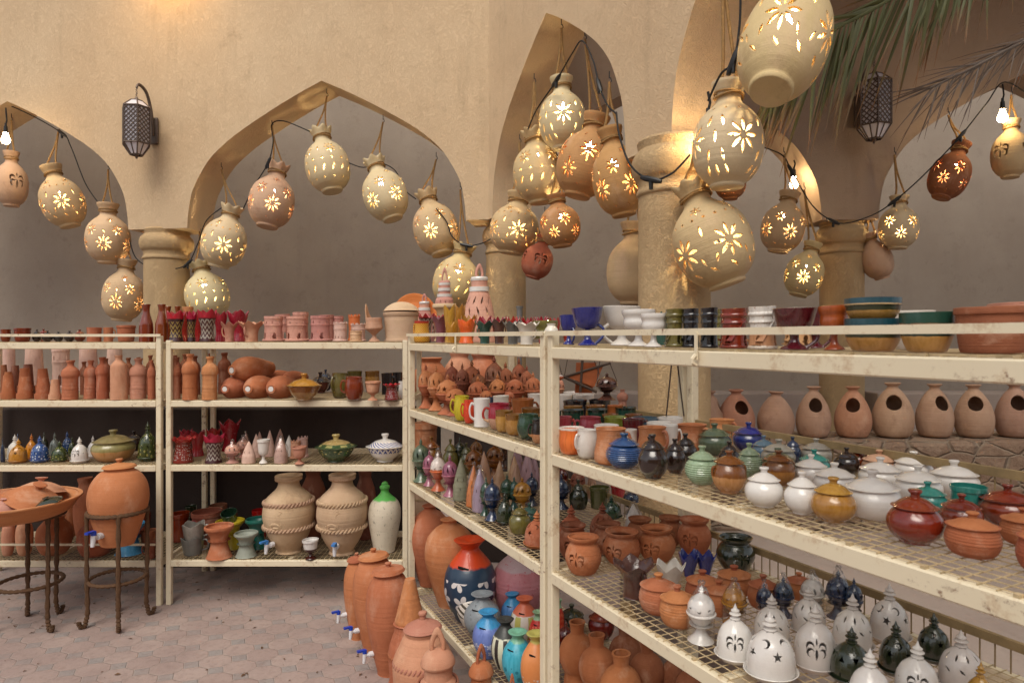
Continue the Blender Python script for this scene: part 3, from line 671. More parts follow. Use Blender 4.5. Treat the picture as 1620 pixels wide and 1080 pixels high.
K['water_jar'] = [('body', L_([(0, 0), (0, 0), (.24, 0), (.28, .02), (.38, .20), (.485, .44), (.5, .58), (.455, .72), (.34, .83), (.245, .87), (.24, .895), (0, .895)], 56), 0, None), ('lid', L_(ldome(.893, 1.0, .27, .07), 36), 0, None), ('knob', L_(knob(.95, 1.0, .06), 16), 0, 1)]
K['belly_jar'] = [('body', L_([(0, 0), (0, 0), (.25, 0), (.27, .02), (.37, .20), (.48, .44), (.5, .62), (.46, .76), (.35, .86), (.30, .885), (.31, .91), (0, .91)], 56), 0, None), ('lid', L_(ldome(.91, 1.0, .345, .07), 36), 0, None), ('knob', L_(knob(.955, 1.0, .07), 16), 0, 1)]
K['banded_pot'] = [('body', L_([(0, 0), (0, 0), (.38, 0), (.42, .05), (.46, .3), (.49, .48), (.485, .60), (.42, .68), (.40, .70), (.33, .78), (.28, .81), (.28, .85), (0, .85)], 56), 0, None), ('rope_band', rope_ring(.468, .58), 0, None), ('rope_band', rope_ring(.455, .20), 0, None), ('lid', L_(ldome(.85, 1.0, .30, .07), 36), 0, None), ('knob', L_(knob(.93, 1.0, .07), 16), 0, 3)]
K['cone_pot'] = [('body', L_([(0, 0), (0, 0), (.38, 0), (.45, .2), (.48, .40), (.44, .48), (.36, .56), (.33, .62), (.36, .64), (0, .64)], 56), 0, None), ('rope_band', rope_ring(.475, .38, .018), 0, None), ('rope_band', rope_ring(.44, .14, .018), 0, None), ('cone_lid', L_([(0, .64), (.34, .64), (.345, .66), (.33, .68), (.13, .985), (.12, 1), (0, 1)], 36, 0), 0, None)]
ringt = lambda z, r=.13: T_([(-r, 0, z), (-r * 1.05, 0, z + r * .9), (0, 0, z + r * 1.9), (r * 1.05, 0, z + r * .9), (r, 0, z)], .035, 10)
K['lantern_pot'] = [('body', K_([(0, 0), (.46, 0), (.5, .04), (.49, .15), (.40, .38), (.30, .56), (.29, .60), (.31, .62)], [('star', i * 1.57 - 1.57 + .15, .30, .11, 0, 0, 0) for i in range(4)] + [('leaf', i * 1.57 - .78 + .15, .32, .13, 0, 0, 0) for i in range(4)], asp=1.2, thick=.025), 0, None), ('lid', L_([(.0, .60), (.27, .60), (.22, .64), (.215, .72), (.26, .74), (.265, .77), (.2, .83), (.08, .86), (0, .86)], 44), 0, None), ('ring_handle', ringt(.84, .085), 0, 1)]
K['cone_lantern'] = [('body', K_([(.5, 0), (.5, .03), (.46, .2), (.38, .42), (.27, .62), (.22, .67)], [('leaf', i * .62 + (k_ % 2) * .3, .12 + k_ * .14, .075, .5 * (-1) ** k_, 0, 0) for k_ in range(4) for i in range(10)], asp=1.1, thick=.02), 0, None), ('white_band', L_([(0, .66), (.26, .66), (.26, .72), (0, .72)], 32, 0), 1, None), ('neck', L_([(.2, .70), (.21, .80), (.2, .82)], 32), 0, None), ('white_band', L_([(0, .80), (.22, .80), (.23, .83), (.21, .85), (0, .86)], 32, 0), 1, None), ('ring_handle', ringt(.85, .075), 0, None)]
K['band_lantern'] = [('body', V_([(0, 0), (0, 0), (.40, 0), (.38, .04), (.26, .14), (.25, .3), (.36, .42), (.5, .46), (.5, .5)], 40), 0, None), ('dome', K_([(.40, .48), (.38, .56), (.30, .60)], petals(12, .53, .05, .4), asp=1.3, thick=.02), 2, None), ('white_band', L_([(0, .60), (.32, .60), (.33, .64), (0, .65)], 32, 0), 1, None), ('white_band', L_([(0, .68), (.29, .68), (.29, .72), (0, .73)], 32, 0), 1, None), ('white_band', L_([(0, .76), (.26, .76), (.26, .79), (0, .80)], 32, 0), 1, None), ('neck', L_([(.26, .62), (.25, .80), (.2, .82)], 32, 0), 2, None), ('ring_handle', ringt(.80, .09), 2, None)]
K['disc'] = [('plate', L_([(0, .3), (.3, .25), (.46, .6), (.5, 1), (.5, 1), (.47, 1), (.3, .5), (0, .5)], 48), 0, None)]
K['lid'] = [('lid', L_([(0, 0), (.5, 0), (.5, .06), (.42, .3), (.2, .62), (.06, .70)], 40), 0, None), ('knob', L_([(.06, .68), (.06, .8), (.12, .9), (.12, .97), (0, 1)], 16), 0, 0)]
K['ghost_cup'] = [('body', V_([(0, 0), (0, 0), (.30, 0), (.34, .08), (.40, .5), (.44, .85)], 60, .035, wv=(4, .14, .6, .10, True)), 0, None), ('handle', hd(.40, .2, .72, .24, .04), 0, None)]
K['face_jar'] = K['jar']

MESH = {}
def make(kind, loc, W, H, mats, rot=0, name=None):
    parts = K[kind]
    if not isinstance(mats, (list, tuple)): mats = (mats, mats, mats)
    mats = list(mats) + [mats[-1]] * 2
    def mesh(i):
        if (kind, i) not in MESH:
            me = MESH[(kind, i)] = parts[i][1](); me.name = kind + '_' + parts[i][0]
            ph = random.uniform(0, 6)      # thrown by hand: never quite round
            for v in me.vertices:
                a = math.atan2(v.co.y, v.co.x); q = 1 + .014 * math.cos(2 * a + ph + v.co.z * 2) + .008 * math.cos(3 * a - ph); v.co.x *= q; v.co.y *= q
                v.co.z *= 1 + .02 * v.co.x
        return MESH[(kind, i)]
    def mt(q): return M_WRAP if q == 'wrap' else M_SLOT if q == 'slot' else mats[q]
    if len(parts) == 1:
        t = link(name or parts[0][0], mesh(0), mt(parts[0][2]))
    else:
        t = link(name or kind, None, None); made = []
        for i, (pn, _, q, par) in enumerate(parts): made.append(link(pn, mesh(i), mt(q), t if par is None else made[par]))
    t.location = loc; t.scale = (W, W, H); t.rotation_euler = (random.gauss(0, .012), random.gauss(0, .012), rot)
    return t
M_WRAP = None
def wrapmat():
    k = N('clear_film'); tr = k.n('BsdfTransparent'); gl = k.n('BsdfGlossy'); gl.inputs['Roughness'].default_value = .18
    mx = k.n('MixShader'); lw = k.n('LayerWeight'); lw.inputs[0].default_value = .35
    k.l(k.math('ADD', .06, k.math('MULTIPLY', lw.outputs['Facing'], .4)), mx.inputs[0]); k.l(tr.outputs[0], mx.inputs[1]); k.l(gl.outputs[0], mx.inputs[2])
    k.l(mx.outputs[0], k.t.nodes['Material Output'].inputs[0]); return k.m
M_WRAP = wrapmat(); M_SLOT = plain('dark_slot', '14100e', .9)

# ---------------- pottery colours ----------------
MT = {}
def mdef(n, *a, **k): MT[n] = (n, a, k)
def gm(n):
    _, a, k = MT[n]; return pot(n, *a, **k)
mdef('terra', 'ac693f', 'ba7850', .85, var=.15); mdef('terra2', 'a35e38', 'b26e48', .85, var=.14); mdef('terrapink', 'b57d62', 'c28c72', .85)
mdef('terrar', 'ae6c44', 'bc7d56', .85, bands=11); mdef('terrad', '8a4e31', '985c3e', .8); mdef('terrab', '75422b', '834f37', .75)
mdef('pink', 'bb8676', 'c89585', .85); mdef('tower', 'b68072', 'c48f80', .85); mdef('palepink', 'c9a596', 'd6b5a6', .85)
mdef('cream', 'c4a684', 'cfb394', .8); mdef('creamj', 'b49678', 'c2a688', .85, var=.05); mdef('buff', 'bb9270', 'cba385', .85); mdef('nest', 'a5826a', 'b2917a', .88, spots=None); mdef('nesto', 'ac7b5e', 'ba8b6d', .88)
mdef('orange', 'c4622a', 'd07a42', .6); mdef('or_bright', 'd8521e', 'e0642a', .25, coat=.6)
mdef('white', 'd4cfca', 'dedad5', .18, coat=.7, var=.04); mdef('whitem', 'd2cdc4', 'dcd6ce', .4, var=.04); mdef('pearl', 'c8c0b9', 'd6cfc8', .2, coat=.8, var=.04)
mdef('mustard', 'a8782c', 'b88838', .2, coat=.7); mdef('amber', 'a07230', 'b28638', .18, coat=.8); mdef('mustbrown', '8a5a22', 'b07a34', .22, split=[(.42, '7a4a1a')], coat=.7)
mdef('twobrown', 'b5834e', 'bd8c58', .25, split=[(.40, '7a4a1c')], coat=.7); mdef('casser', 'a8824a', 'b38e55', .25, split=[(.30, '8b5a20'), (.55, 'a87420')], coat=.6); mdef('olivetan', 'b98a5a', 'b98a5a', .3, split=[(.36, '8a8050')], coat=.6)
mdef('brown', '4e1c0e', '65260f', .15, coat=.9); mdef('redbrown', '702a10', '82360f', .18, coat=.9); mdef('dark', '1c100d', '26140f', .12, coat=1.0); mdef('black', '15151a', '1e1c20', .14, coat=.9)
mdef('green', '1e3a2c', '2c4a35', .15, coat=.9); mdef('dkgreen', '1e2618', '2c3420', .12, coat=1); mdef('olive', '5c5426', '6e6632', .2, coat=.8); mdef('olive2', '4a4c2a', '5a5a34', .2, coat=.8); mdef('lime', '7e8a34', '8a9640', .25, coat=.6)
mdef('sage', '8aa080', '9aae90', .25, coat=.7, bands=0); mdef('sagedk', '4c5c48', '5a6a54', .25, coat=.7); mdef('teal', '2c8078', '3a938a', .2, coat=.8); mdef('tealdk', '1e6058', '206a5c', .3, coat=.5); mdef('tealgrn', '274a42', '325a50', .2, coat=.8)
mdef('blue', '24406a', '2e507e', .2, coat=.8); mdef('navy', '182844', '20304e', .14, coat=1); mdef('cobalt', '1c2468', '242e7a', .16, coat=.9); mdef('skyblue', '3f86b5', '4c96c4', .35, coat=.3); mdef('steel', '4c6276', '5b7286', .2, coat=.8); mdef('greyst', '8a857c', '9a958c', .3, coat=.6)
mdef('red', 'a01c14', 'b02418', .2, coat=.8); mdef('rose', '9c3438', 'a84044', .35, coat=.5); mdef('maroon', '4a0e14', '5a141a', .15, coat=.9); mdef('redor', '6e2010', '7e2812', .16, coat=.9); mdef('redpale', 'c49a7a', 'c49a7a', .25, split=[(.45, '9a1a18')], coat=.8)
mdef('yellow', 'bca62c', 'b8a428', .3, spots='5c8a3a'); mdef('ylw', 'b8a028', 'c4ac30', .35, coat=.5); mdef('firer', 'c83a18', 'd0481e', .25, coat=.6, spots='2c1a30'); mdef('orangecup', 'd0622a', 'dc7434', .3, split=[(.93, 'e0d6cc')], coat=.5)
mdef('greyg', '848a80', '949a8e', .5, var=.05); mdef('speck', 'c2b6a4', 'cdc2b0', .55, split=[(.74, '5fae52')], spots='8f8778'); mdef('whiteb', 'dad6d0', 'e2ded8', .2, coat=.6, pat=('zig', '4a5a90', 20, .34, .50), var=.03)
mdef('whitelid', 'dad6d0', 'e2ded8', .2, coat=.6, pat=('diag', '5a6aa0', 22, .56, .70), var=.03); mdef('whredcup', '3a120c', '3a120c', .25, split=[(.55, 'd8d4d0')], coat=.6)
mdef('greencas', '2c4a2c', '365634', .25, split=[(.55, '33502f')], coat=.7, pat=('dots', 'b8b070', 12, .28, .5)); mdef('greenlid', '33502f', '3c5a38', .25, split=[(.66, 'b8a468')], coat=.7, pat=('stripe', 'a8a868', 7, .58, .64))
mdef('bluepat', '2a4a7c', '335890', .2, coat=.8, pat=('dots', 'aebccb', 9, .1, .7)); mdef('greenpat', '2e3a18', '3a4820', .18, coat=.9, pat=('dots', '8a8a4a', 8, .1, .7)); mdef('ochre', 'b07a24', 'bf8a30', .2, coat=.7); mdef('orng', 'c8761c', 'd48524', .2, coat=.7); mdef('grey', '76807a', '88928a', .25, coat=.7)
mdef('redpat', '6a1a14', '7a221a', .25, coat=.7, split=[(.82, 'a81822')], pat=('dots', 'a8a098', 16, .12, .72)); mdef('dancer', '301010', '401412', .25, coat=.6, split=[(.80, 'a81826')], pat=('zig', '8f7a42', 9, .15, .7)); mdef('checker', 'b02420', 'b02420', .4, pat=('check', 'd8c040', 18, .0, .9), var=0); mdef('tri', '3a1414', '481a18', .3, split=[(.80, 'a01a24')], pat=('zig', '9c9488', 10, .1, .76))
mdef('plum', '6e3a44', '7c4650', .3, split=[(.9, '9a1820')], coat=.6); mdef('lilac', 'a08aa0', 'b09ab0', .3, coat=.5); mdef('pinkg', '8c4c60', '9c5e72', .25, coat=.7); mdef('orwh', 'c05a30', 'c86a40', .3, split=[(.55, 'd6c8c0')], coat=.5); mdef('stoneg', '7c7c64', '8c8c74', .6, bands=9); mdef('mauvec', '9a7a82', 'ac8c94', .4, coat=.4); mdef('tancone', 'a07a5c', 'b28e70', .45, coat=.4)
mdef('brownsp', '4a3028', '5c3c30', .2, coat=.8); mdef('starwh', 'cfc8bc', 'ddd6ca', .4, coat=.4); mdef('starred', '8e1a1c', 'a02224', .25, coat=.7); mdef('greysp', '6a6a66', '565450', .3, coat=.6)
mdef('navyflower', '1c3248', '243c54', .4, coat=.3, split=[(.70, 'cc4418')], pat=('flower', 'd8d2d0', 3.6, .08, .55), var=0); mdef('pinkvase', 'b87078', 'c88890', .45, split=[(.74, 'b9a0a4')], spots='b85864')
mdef('cnwhite', 'd6cfc4', 'ded8ce', .45, split=[(.66, 'd6d0c8'), (.76, 'cc7a72')], pat=('diag', '4a4438', 8, .25, .62), var=0); mdef('cngrey', '7c8288', '8e949a', .4, spots='1c1c20', var=0); mdef('cnlav', '6a78bc', '7484c8', .35, split=[(.70, '3f8cc4')], pat=('flower', 'c4cbe6', 6, .1, .42), var=0); mdef('cnblue', '4c74ae', '5884be', .35, split=[(.72, '3a86b8')], pat=('dots', '8aa4d8', 7, .1, .5), var=0)
mdef('cnstripe', 'cfc8be', 'd8d0c6', .4, split=[(.66, 'c86448')], pat=('stripe', 'b8b060', 6, .1, .64), var=0); mdef('cnzebra', 'cdcfb4', 'd8d8c4', .4, split=[(.68, '3a3c3a')], pat=('stripe', '3c3634', 9, .05, .66), var=0); mdef('cncyan', '3c9cb8', '48a8c4', .35, split=[(.82, '7ab49c')], pat=('dots', '1e7a94', 6, .08, .62), var=0); mdef('cnred', 'b82418', 'c43020', .4, split=[(.8, '8fb08a')], pat=('flower', 'd87050', 8, .1, .7), var=0); mdef('cnorange', 'd08048', 'd88c56', .4, split=[(.86, 'b8b060')], pat=('flower', 'd8c8bc', 5, .02, .36), var=0)
mdef('greenrim', 'b98c4a', 'c09452', .3, split=[(.42, '2e3420'), (.68, 'c4a47a'), (.74, '1c4450')], coat=.6, var=.03); mdef('greenrim2', 'b98c4a', 'c09452', .3, split=[(.40, '20342c'), (.66, '8e6440'), (.72, '1c4438')], coat=.6, var=.03)
mdef('orgob', '8a3c20', '96462a', .3, split=[(.45, 'a86a50'), (.55, '98461e')], coat=.5); mdef('marogob', '4c1016', '581a22', .16, coat=.9); mdef('whjug', 'd0c4b4', 'dcd2c4', .35, split=[(.08, 'c09068'), (.45, 'ddd8d0')], spots='a87a50'); mdef('olivecas', '5c5026', '6c5e30', .25, coat=.7, bands=7); mdef('browncup', '8a4a24', '9a562c', .3, coat=.5); mdef('dkbrim', '1a1614', '221c18', .2, split=[(.85, '7a4a1c')], coat=.8); mdef('grnrim', '1c3a30', '224438', .18, coat=.9, split=[(.9, '14241e')]); mdef('cupm', '9c7034', 'ae8244', .25, coat=.7, split=[(.75, '7a5220')])
mdef('brblack', 'b07a52', 'b07a52', .2, split=[(.42, '1e1612')], coat=.8)

_b = MB(); _b.lathe([(0, .004), (.5, .003), (.5, 0)], 16); STK = _b.mesh('sticker', False)
# ---------------- placing pots: photo reading -> point on its shelf ----------------
ITEMS = []
def Yright(px, w):
    a = (px - 810) / F; t = (a * (P0.y + .4439 * w) - P0.x - .8961 * w) / (.4953 + a); return P0.y - t + .4439 * w
def place(kind, mat, x0, x1, yt, yb, lv, rot=0, z=None, Yd=None):
    xc = (x0 + x1) / 2; th = math.atan(abs(xc - 810) / F); zb = ZL[lv] + .006 if z is None else z
    h = EYE - zb
    Y = Yd if Yd else h * F / (yb - HZ)
    W = (x1 - x0) / F * Y * math.cos(th)
    if not Yd: Y += .38 * W; W = (x1 - x0) / F * Y * math.cos(th)
    H = (HZ - yt) / F * Y + h
    mats = [gm(q) for q in mat.split('/')]
    return make(kind, ((xc - 810) / F * Y, Y, zb), W, H, mats, R(rot)), Y
LEV = {1: 'top', 2: 'second', 3: 'third', 4: 'lowest'}
def section(rackname, lv, text, mode='y', fam=None):
    for ln in text.strip().split('\n'):
        a, desc, cat_ = [q.strip() for q in ln.split('|')]
        f = a.split(); kind, mat = f[0], f[1]; x0, x1, yt, yb = map(float, f[2:6]); rot = float(f[6]) if len(f) > 6 else random.uniform(-25, 25)
        z = float(f[7]) if len(f) > 7 else None
        Yd = None
        if mode == 'Y': Yd = yb
        if mode == 'w': Yd = Yright((x0 + x1) / 2, yb)
        o, Y = place(kind, mat, x0, x1, yt, yb, lv, rot, z, Yd)
        ITEMS.append((o, desc, cat_, rackname, lv, (x0 + x1) / 2, Y))
section('left rack', 1, '''
cup redbrown 0 18 521 4.0|red brown cup|cup
planter redbrown 21 50 519 4.0|red brown bowl|bowl
lidded_pot dark 50 66 521 4.05|small near-black lidded pot|pot
lidded_pot dark 66 84 523 4.02|small near-black lidded pot|pot
lidded_pot black 84 101 524 4.05|small near-black lidded pot|pot
lidded_pot dark 101 119 523 4.02|small near-black lidded pot|pot
lidded_pot redbrown 116 136 521 4.15|small brown lidded pot|pot
lidded_pot redbrown 60 78 520 4.25|small brown lidded pot|pot
lidded_pot dark 30 47 521 4.25|small near-black lidded pot|pot
mug terra 136 162 518 4.02 150|pale terracotta mug|mug
mug terra 163 180 518 4.04 20|pale terracotta mug|mug
planter terra 184 215 515 4.04|pale terracotta pot|pot
decanter redbrown 220 243 482 4.02|brown glazed bottle|bottle
decanter redbrown 245 266 482 4.02|brown glazed bottle|bottle
''', 'Y')
section('middle rack', 1, '''
decanter redbrown 256 272 485 4.25|brown glazed bottle|bottle
decanter redbrown 272 288 485 4.25|brown glazed bottle|bottle
planter terra 288 306 486 4.3|pale terracotta pot|pot
hand_vase dancer 264 293 496 4.0|red rimmed vase with painted dancer pattern|vase
hand_vase dancer 294 311 496 4.02 50|red rimmed vase with painted dancer pattern|vase
hand_vase tri 313 343 494 4.0|red rimmed vase with painted dancer pattern|vase
hand_vase starred 280 300 497 4.22|plain red flared vase|vase
hand_vase starred 304 322 497 4.22|plain red flared vase|vase
hand_vase starred 338 360 497 4.2|plain red flared vase|vase
hand_vase starred 360 392 495 4.25|plain red flared vase|vase
spiky_vase terrapink 349 377 507 3.99 200|terracotta pedestal cup with points|cup
spiky_vase terrapink 378 418 506 3.99 250|wide terracotta cup with points|cup
clay_tower tower 415 450 500 3.99 80|pink clay round tower|clay tower
clay_tower tower 451 488 500 3.99 86|pink clay round tower|clay tower
clay_tower tower 489 525 499 3.99 80|pink clay round tower|clay tower
clay_tower tower 433 462 497 4.22|pink clay round tower|clay tower
clay_tower tower 460 490 494 4.27|pink clay round tower|clay tower
clay_tower tower 503 530 498 4.22|pink clay round tower|clay tower
clay_tower tower 524 545 500 4.25|pink clay round tower|clay tower
clay_castle palepink 526 551 509 3.99|small pale clay castle|clay castle
clay_castle buff 552 574 523 3.97|small orange clay castle|clay castle
clay_castle palepink 554 580 511 4.14|small pale clay castle|clay castle
clay_castle orange 550 571 497 4.30|small orange clay castle|clay castle
seat_burner buff 578 606 480 4.0 -10|buff burner with tall curved back|burner
drum_jar cream 605 665 477 4.06|wide cream drum jar with domed lid|jar
''', 'Y')
o = make('disc', P(660, 541, 4.34), .29, .03, gm('orange')); o.rotation_euler = (R(80), 0, 0); o.location = P(657, 500, 4.36)
tag(o, 'round orange clay plate standing upright behind the cream drum jar', 'plate')
section('left rack', 2, '''
flower_pot terra2 0 26 593 631|upside-down terracotta flower pot|flower pot
flower_pot terra2 25 54 596 631|upside-down terracotta flower pot|flower pot
flower_pot terra2 54 83 598 631|upside-down terracotta flower pot|flower pot
flower_pot terrapink 76 98 600 632|upside-down terracotta flower pot|flower pot
flower_pot terrad 0 16 577 624|tall upside-down terracotta pot|flower pot
flower_pot terrab 14 34 578 622|tall upside-down terracotta pot|flower pot
flower_pot terrab 32 56 576 623|tall upside-down terracotta pot|flower pot
flower_pot terrab 56 78 586 622|tall upside-down terracotta pot|flower pot
milk_bottle terrar 96 126 570 632|terracotta bottle with ringed body|bottle
milk_bottle terrar 131 153 570 631|terracotta bottle with ringed body|bottle
milk_bottle terra2 151 174 565 631|terracotta bottle with ringed body|bottle
plain_bottle terrapink 174 203 562 632|tall smooth pinkish bottle|bottle
milk_bottle terrapink 204 233 567 631|terracotta bottle with ringed body|bottle
milk_bottle terra 233 247 570 631|terracotta bottle with ringed body|bottle
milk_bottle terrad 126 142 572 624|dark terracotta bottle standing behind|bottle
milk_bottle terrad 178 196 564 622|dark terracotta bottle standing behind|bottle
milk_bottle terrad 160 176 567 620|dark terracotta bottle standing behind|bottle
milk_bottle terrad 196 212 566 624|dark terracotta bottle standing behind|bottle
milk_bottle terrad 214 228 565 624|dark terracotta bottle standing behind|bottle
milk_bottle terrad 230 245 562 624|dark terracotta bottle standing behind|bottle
tall_tower palepink 0 26 548 617|tall pale clay cylinder behind the bottles|clay tower
tall_tower palepink 37 72 548 617|tall pale clay cylinder behind the bottles|clay tower
clay_tower palepink 79 114 548 617|tall pale clay tower with dark windows|clay tower
tall_tower palepink 123 158 548 617|tall pale clay cylinder behind the bottles|clay tower
tall_tower palepink 166 196 548 617|tall pale clay cylinder behind the bottles|clay tower
''')
for x0, x1, yt, dz in ((25, 54, 582, .045), (54, 83, 583, .05), (1, 24, 588, .03)):
    o, Y = place('flower_pot', 'terra2', x0 + 1.5, x1 - 1.5, yt, 631, 2, 0, ZL[2] + dz, 4.01); ITEMS.append((o, 'upside-down flower pot capping another', 'flower pot', 'left rack', 2, (x0 + x1) / 2, Y))
section('middle rack', 2, '''
milk_bottle terrar 266 287 567 631|terracotta bottle with ringed body|bottle
milk_bottle terra2 287 314 560 632|terracotta bottle with ringed body|bottle
milk_bottle terrar 318 345 564 632|terracotta bottle with ringed body|bottle
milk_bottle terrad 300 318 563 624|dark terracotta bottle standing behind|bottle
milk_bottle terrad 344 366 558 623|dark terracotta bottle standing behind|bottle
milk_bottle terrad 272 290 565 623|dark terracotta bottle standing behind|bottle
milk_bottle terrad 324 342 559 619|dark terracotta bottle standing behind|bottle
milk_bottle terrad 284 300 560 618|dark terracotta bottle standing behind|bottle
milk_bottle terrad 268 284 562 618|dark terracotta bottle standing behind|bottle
casserole casser/mustard 453 508 590 634|mustard casserole with cone lid|casserole
casserole brown/dark 490 524 588 622|dark brown casserole with lid|casserole
wide_pot navy 504 526 584 618|blackish lidded pot|pot
round_mug olive 524 552 590 630 240|olive green round mug|mug
round_mug redbrown 545 575 596 633 200|glossy red brown mug|mug
cup olive 548 573 587 621|dark olive cup|cup
cup cupm 577 601 587 621|brown rimmed cup|cup
cup_goblet terrapink 577 602 603 634|small terracotta goblet|goblet
mug black 603 622 590 624|black mug|mug
mug black 618 638 589 619|black mug|mug
ruffle_pot redpat 606 634 606 633|small red pot with ruffled rim|pot
cup white 630 642 603 630|small white cup|cup
''')
for x, y, d_, Y, a, L in ((378, 585, 42, 4.02, 20, .34), (364, 614, 37, 3.98, 6, .32), (400, 614, 39, 3.97, 6, .32), (436, 614, 39, 3.97, 6, .32), (430, 600, 28, 4.32, 20, .30), (455, 600, 26, 4.36, 10, .30)):
    o = make('tall_jar', (0, 0, 0), d_ / F * Y, L, gm('terra'))
    q = P(x, y, Y); o.rotation_euler = (R(90), 0, R(-a)); e = Matrix.Rotation(R(-a), 3, 'Z') @ Vector((0, 1, 0)); o.location = q - e * -.0 + Vector((0, 0, 0)) + e * (L - .04)
    o.location = Vector((q.x, q.y, q.z)) + e * (L - .06)
    up = y < 600 and x < 420
    k_ = link('price_sticker', STK, plain('sticker_white', 'd8d4d0', .6), o); k_.scale = (.21, .21, 1); k_.location = (0, 0, 1.002)
    tag(o, 'terracotta jar lying on top of two others on the middle rack' if up else 'terracotta jar lying on its side, ' + {364: 'beneath the stacked one, beside the bottles', 400: 'middle of the three lying in front', 436: 'closest to the mustard casserole', 430: 'behind the three in front', 455: 'tucked behind the mustard casserole'}[x], 'jar', 'terracotta jars lying on the middle rack')
section('left rack', 3, '''
slit_dome navy 0 9 690 731|dark blue domed burner|burner
palm_dome whitem 9 39 686 729|white domed burner|burner
star_dome ochre 11 46 693 733|ochre domed burner|burner
slit_dome orng 38 61 685 727|bright orange domed burner|burner
slit_dome bluepat 46 80 688 732|blue patterned domed burner|burner
slit_dome greenpat 79 110 696 731|green patterned domed burner|burner
palm_dome grey 76 97 683 722|grey green domed burner|burner
slit_dome bluepat 97 118 681 720|blue patterned domed burner|burner
slit_dome greenpat 106 122 690 722|green patterned domed burner|burner
palm_dome white 110 142 690 733 30|white domed burner|burner
palm_dome white 136 156 688 725|white domed burner|burner
slit_dome navy 20 36 684 716|dark blue domed burner|burner
slit_dome dkgreen 62 78 682 716|dark green domed burner|burner
wide_pot olivetan/olivetan 144 215 679 732|wide olive and tan casserole|casserole
slit_dome greenpat 216 252 665 730|large dark green patterned dome|burner
wide_pot dark 196 228 681 714|blackish lidded pot|pot
''')
section('middle rack', 3, '''
ruffle_pot redpat 268 311 690 733|grey jewelled pot with red ruffled rim|pot
hand_vase tri 322 354 690 733|painted hourglass vase with red rim|vase
hand_vase starred 300 325 684 722|plain red flared vase|vase
hand_vase starred 284 304 682 718|plain red flared vase|vase
hand_vase starred 348 380 668 714|large plain red flared vase|vase
hand_vase starred 326 348 680 716|plain red flared vase|vase
wrapped_slit_burner pink 355 380 697 733|pink burner in clear film|burner
wrapped_slit_burner pink 373 396 690 724|pink burner in clear film|burner
cone_burner palepink 381 406 697 733|pale cone topped burner|burner
cup_goblet whitem 406 427 695 734|pale clay goblet|goblet
wrapped_cone_burner palepink 432 457 692 733|pale cone topped burner in film|burner
cup_goblet terrapink 462 486 706 735|pinkish clay goblet|goblet
cone_burner palepink 396 414 686 724|pale cone topped burner|burner
cone_burner palepink 418 436 680 722|pale cone topped burner|burner
wrapped_cone_burner pink 382 396 684 718|pale cone topped burner in film|burner
cone_burner palepink 404 418 682 714|pale cone topped burner|burner
cone_burner palepink 434 452 678 713|pale cone topped burner|burner
cone_burner whitem 448 466 688 722|pale cone topped burner|burner
clay_castle palepink 470 489 690 724|small pale clay castle|clay castle
clay_castle terrapink 458 476 696 726|small pink clay castle|clay castle
casserole greencas/greenlid 500 563 686 733|green patterned casserole with lid|casserole
casserole whiteb/whitelid 580 638 685 733|white casserole with blue pattern|casserole
slit_dome grey 262 276 674 712|tall grey domed burner|burner
slit_dome tealdk 284 300 656 700|dark teal domed burner|burner
''')
section('left rack', 4, '''
jar terra2 55 117 815 881|big terracotta jar|jar
jar terra2 120 182 820 884|big terracotta jar|jar
jar terra 116 158 756 858|tall terracotta jar|jar
jar terrapink 0 24 815 880|big pinkish jar|jar
jar terrapink 24 54 815 880|big pinkish jar|jar
jar terra2 92 126 790 852|big terracotta jar|jar
hourglass_pot skyblue 178 231 828 880|blue glazed hourglass pot|pot
bowl terrad 223 249 838 872|dark terracotta bowl|bowl
mug terrad 228 247 858 884 200|dark terracotta mug|mug
bowl redbrown 214 240 812 850|dark red glazed bowl|bowl
''')
section('middle rack', 4, '''
hourglass_pot terra 323 371 831 886|terracotta hourglass pot|pot
hourglass_pot greyg 370 409 842 883|grey glazed hourglass pot|pot
hourglass_pot ylw 341 388 823 871|yellow glazed hourglass pot|pot
hourglass_pot tealdk 388 426 820 870|green teal hourglass pot|pot
planter redbrown 267 302 811 858|dark red glazed bowl|bowl
planter terrad 302 353 808 862|dull terracotta bowl|bowl
planter rose 292 322 826 870|rose rimmed bowl|bowl
planter red 398 424 806 852|bright red pot|pot
planter terrab 330 360 798 848|dull brown bowl|bowl
relief_jar creamj 415 499 751 881 -8|big cream jar with bird relief|jar
relief_jar creamj 500 582 749 883 -4|big cream jar with bird relief|jar
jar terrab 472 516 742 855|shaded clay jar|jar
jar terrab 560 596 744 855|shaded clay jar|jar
cup_goblet whredcup 478 505 853 886|white cup with dark red foot|cup
slim_vase speck/speck 582 634 761 877|speckled vase with bright green neck|vase
planter dkgreen 292 312 800 846|dark green bowl|bowl
''')
o = make('ghost_cup', P(299, 883, 3.94) + Vector((0, .05, 0)), .15, .115, gm('greysp'), R(-5)); o.location.z = ZL[4] + .006; tag(o, 'brown crackled cup with pointed rim, underneath the grey one', 'cup', 'crackled cups stacked on the middle rack')
o2 = make('ghost_cup', o.location + Vector((.006, 0, .080)), .145, .115, gm('greyst'), R(8)); tag(o2, 'pale crackled cup with pointed rim, stacked on top of the brown one', 'cup', 'crackled cups stacked on the middle rack')
o, Y = place('tea_bowl', 'green', 352, 379, 806, 828, 4, 0, EYE - (827 - HZ) / F * 4.2, 4.2); o.rotation_euler.x = R(25)
tag(o, 'small dark green bowl resting in the yellow hourglass pot', 'bowl')

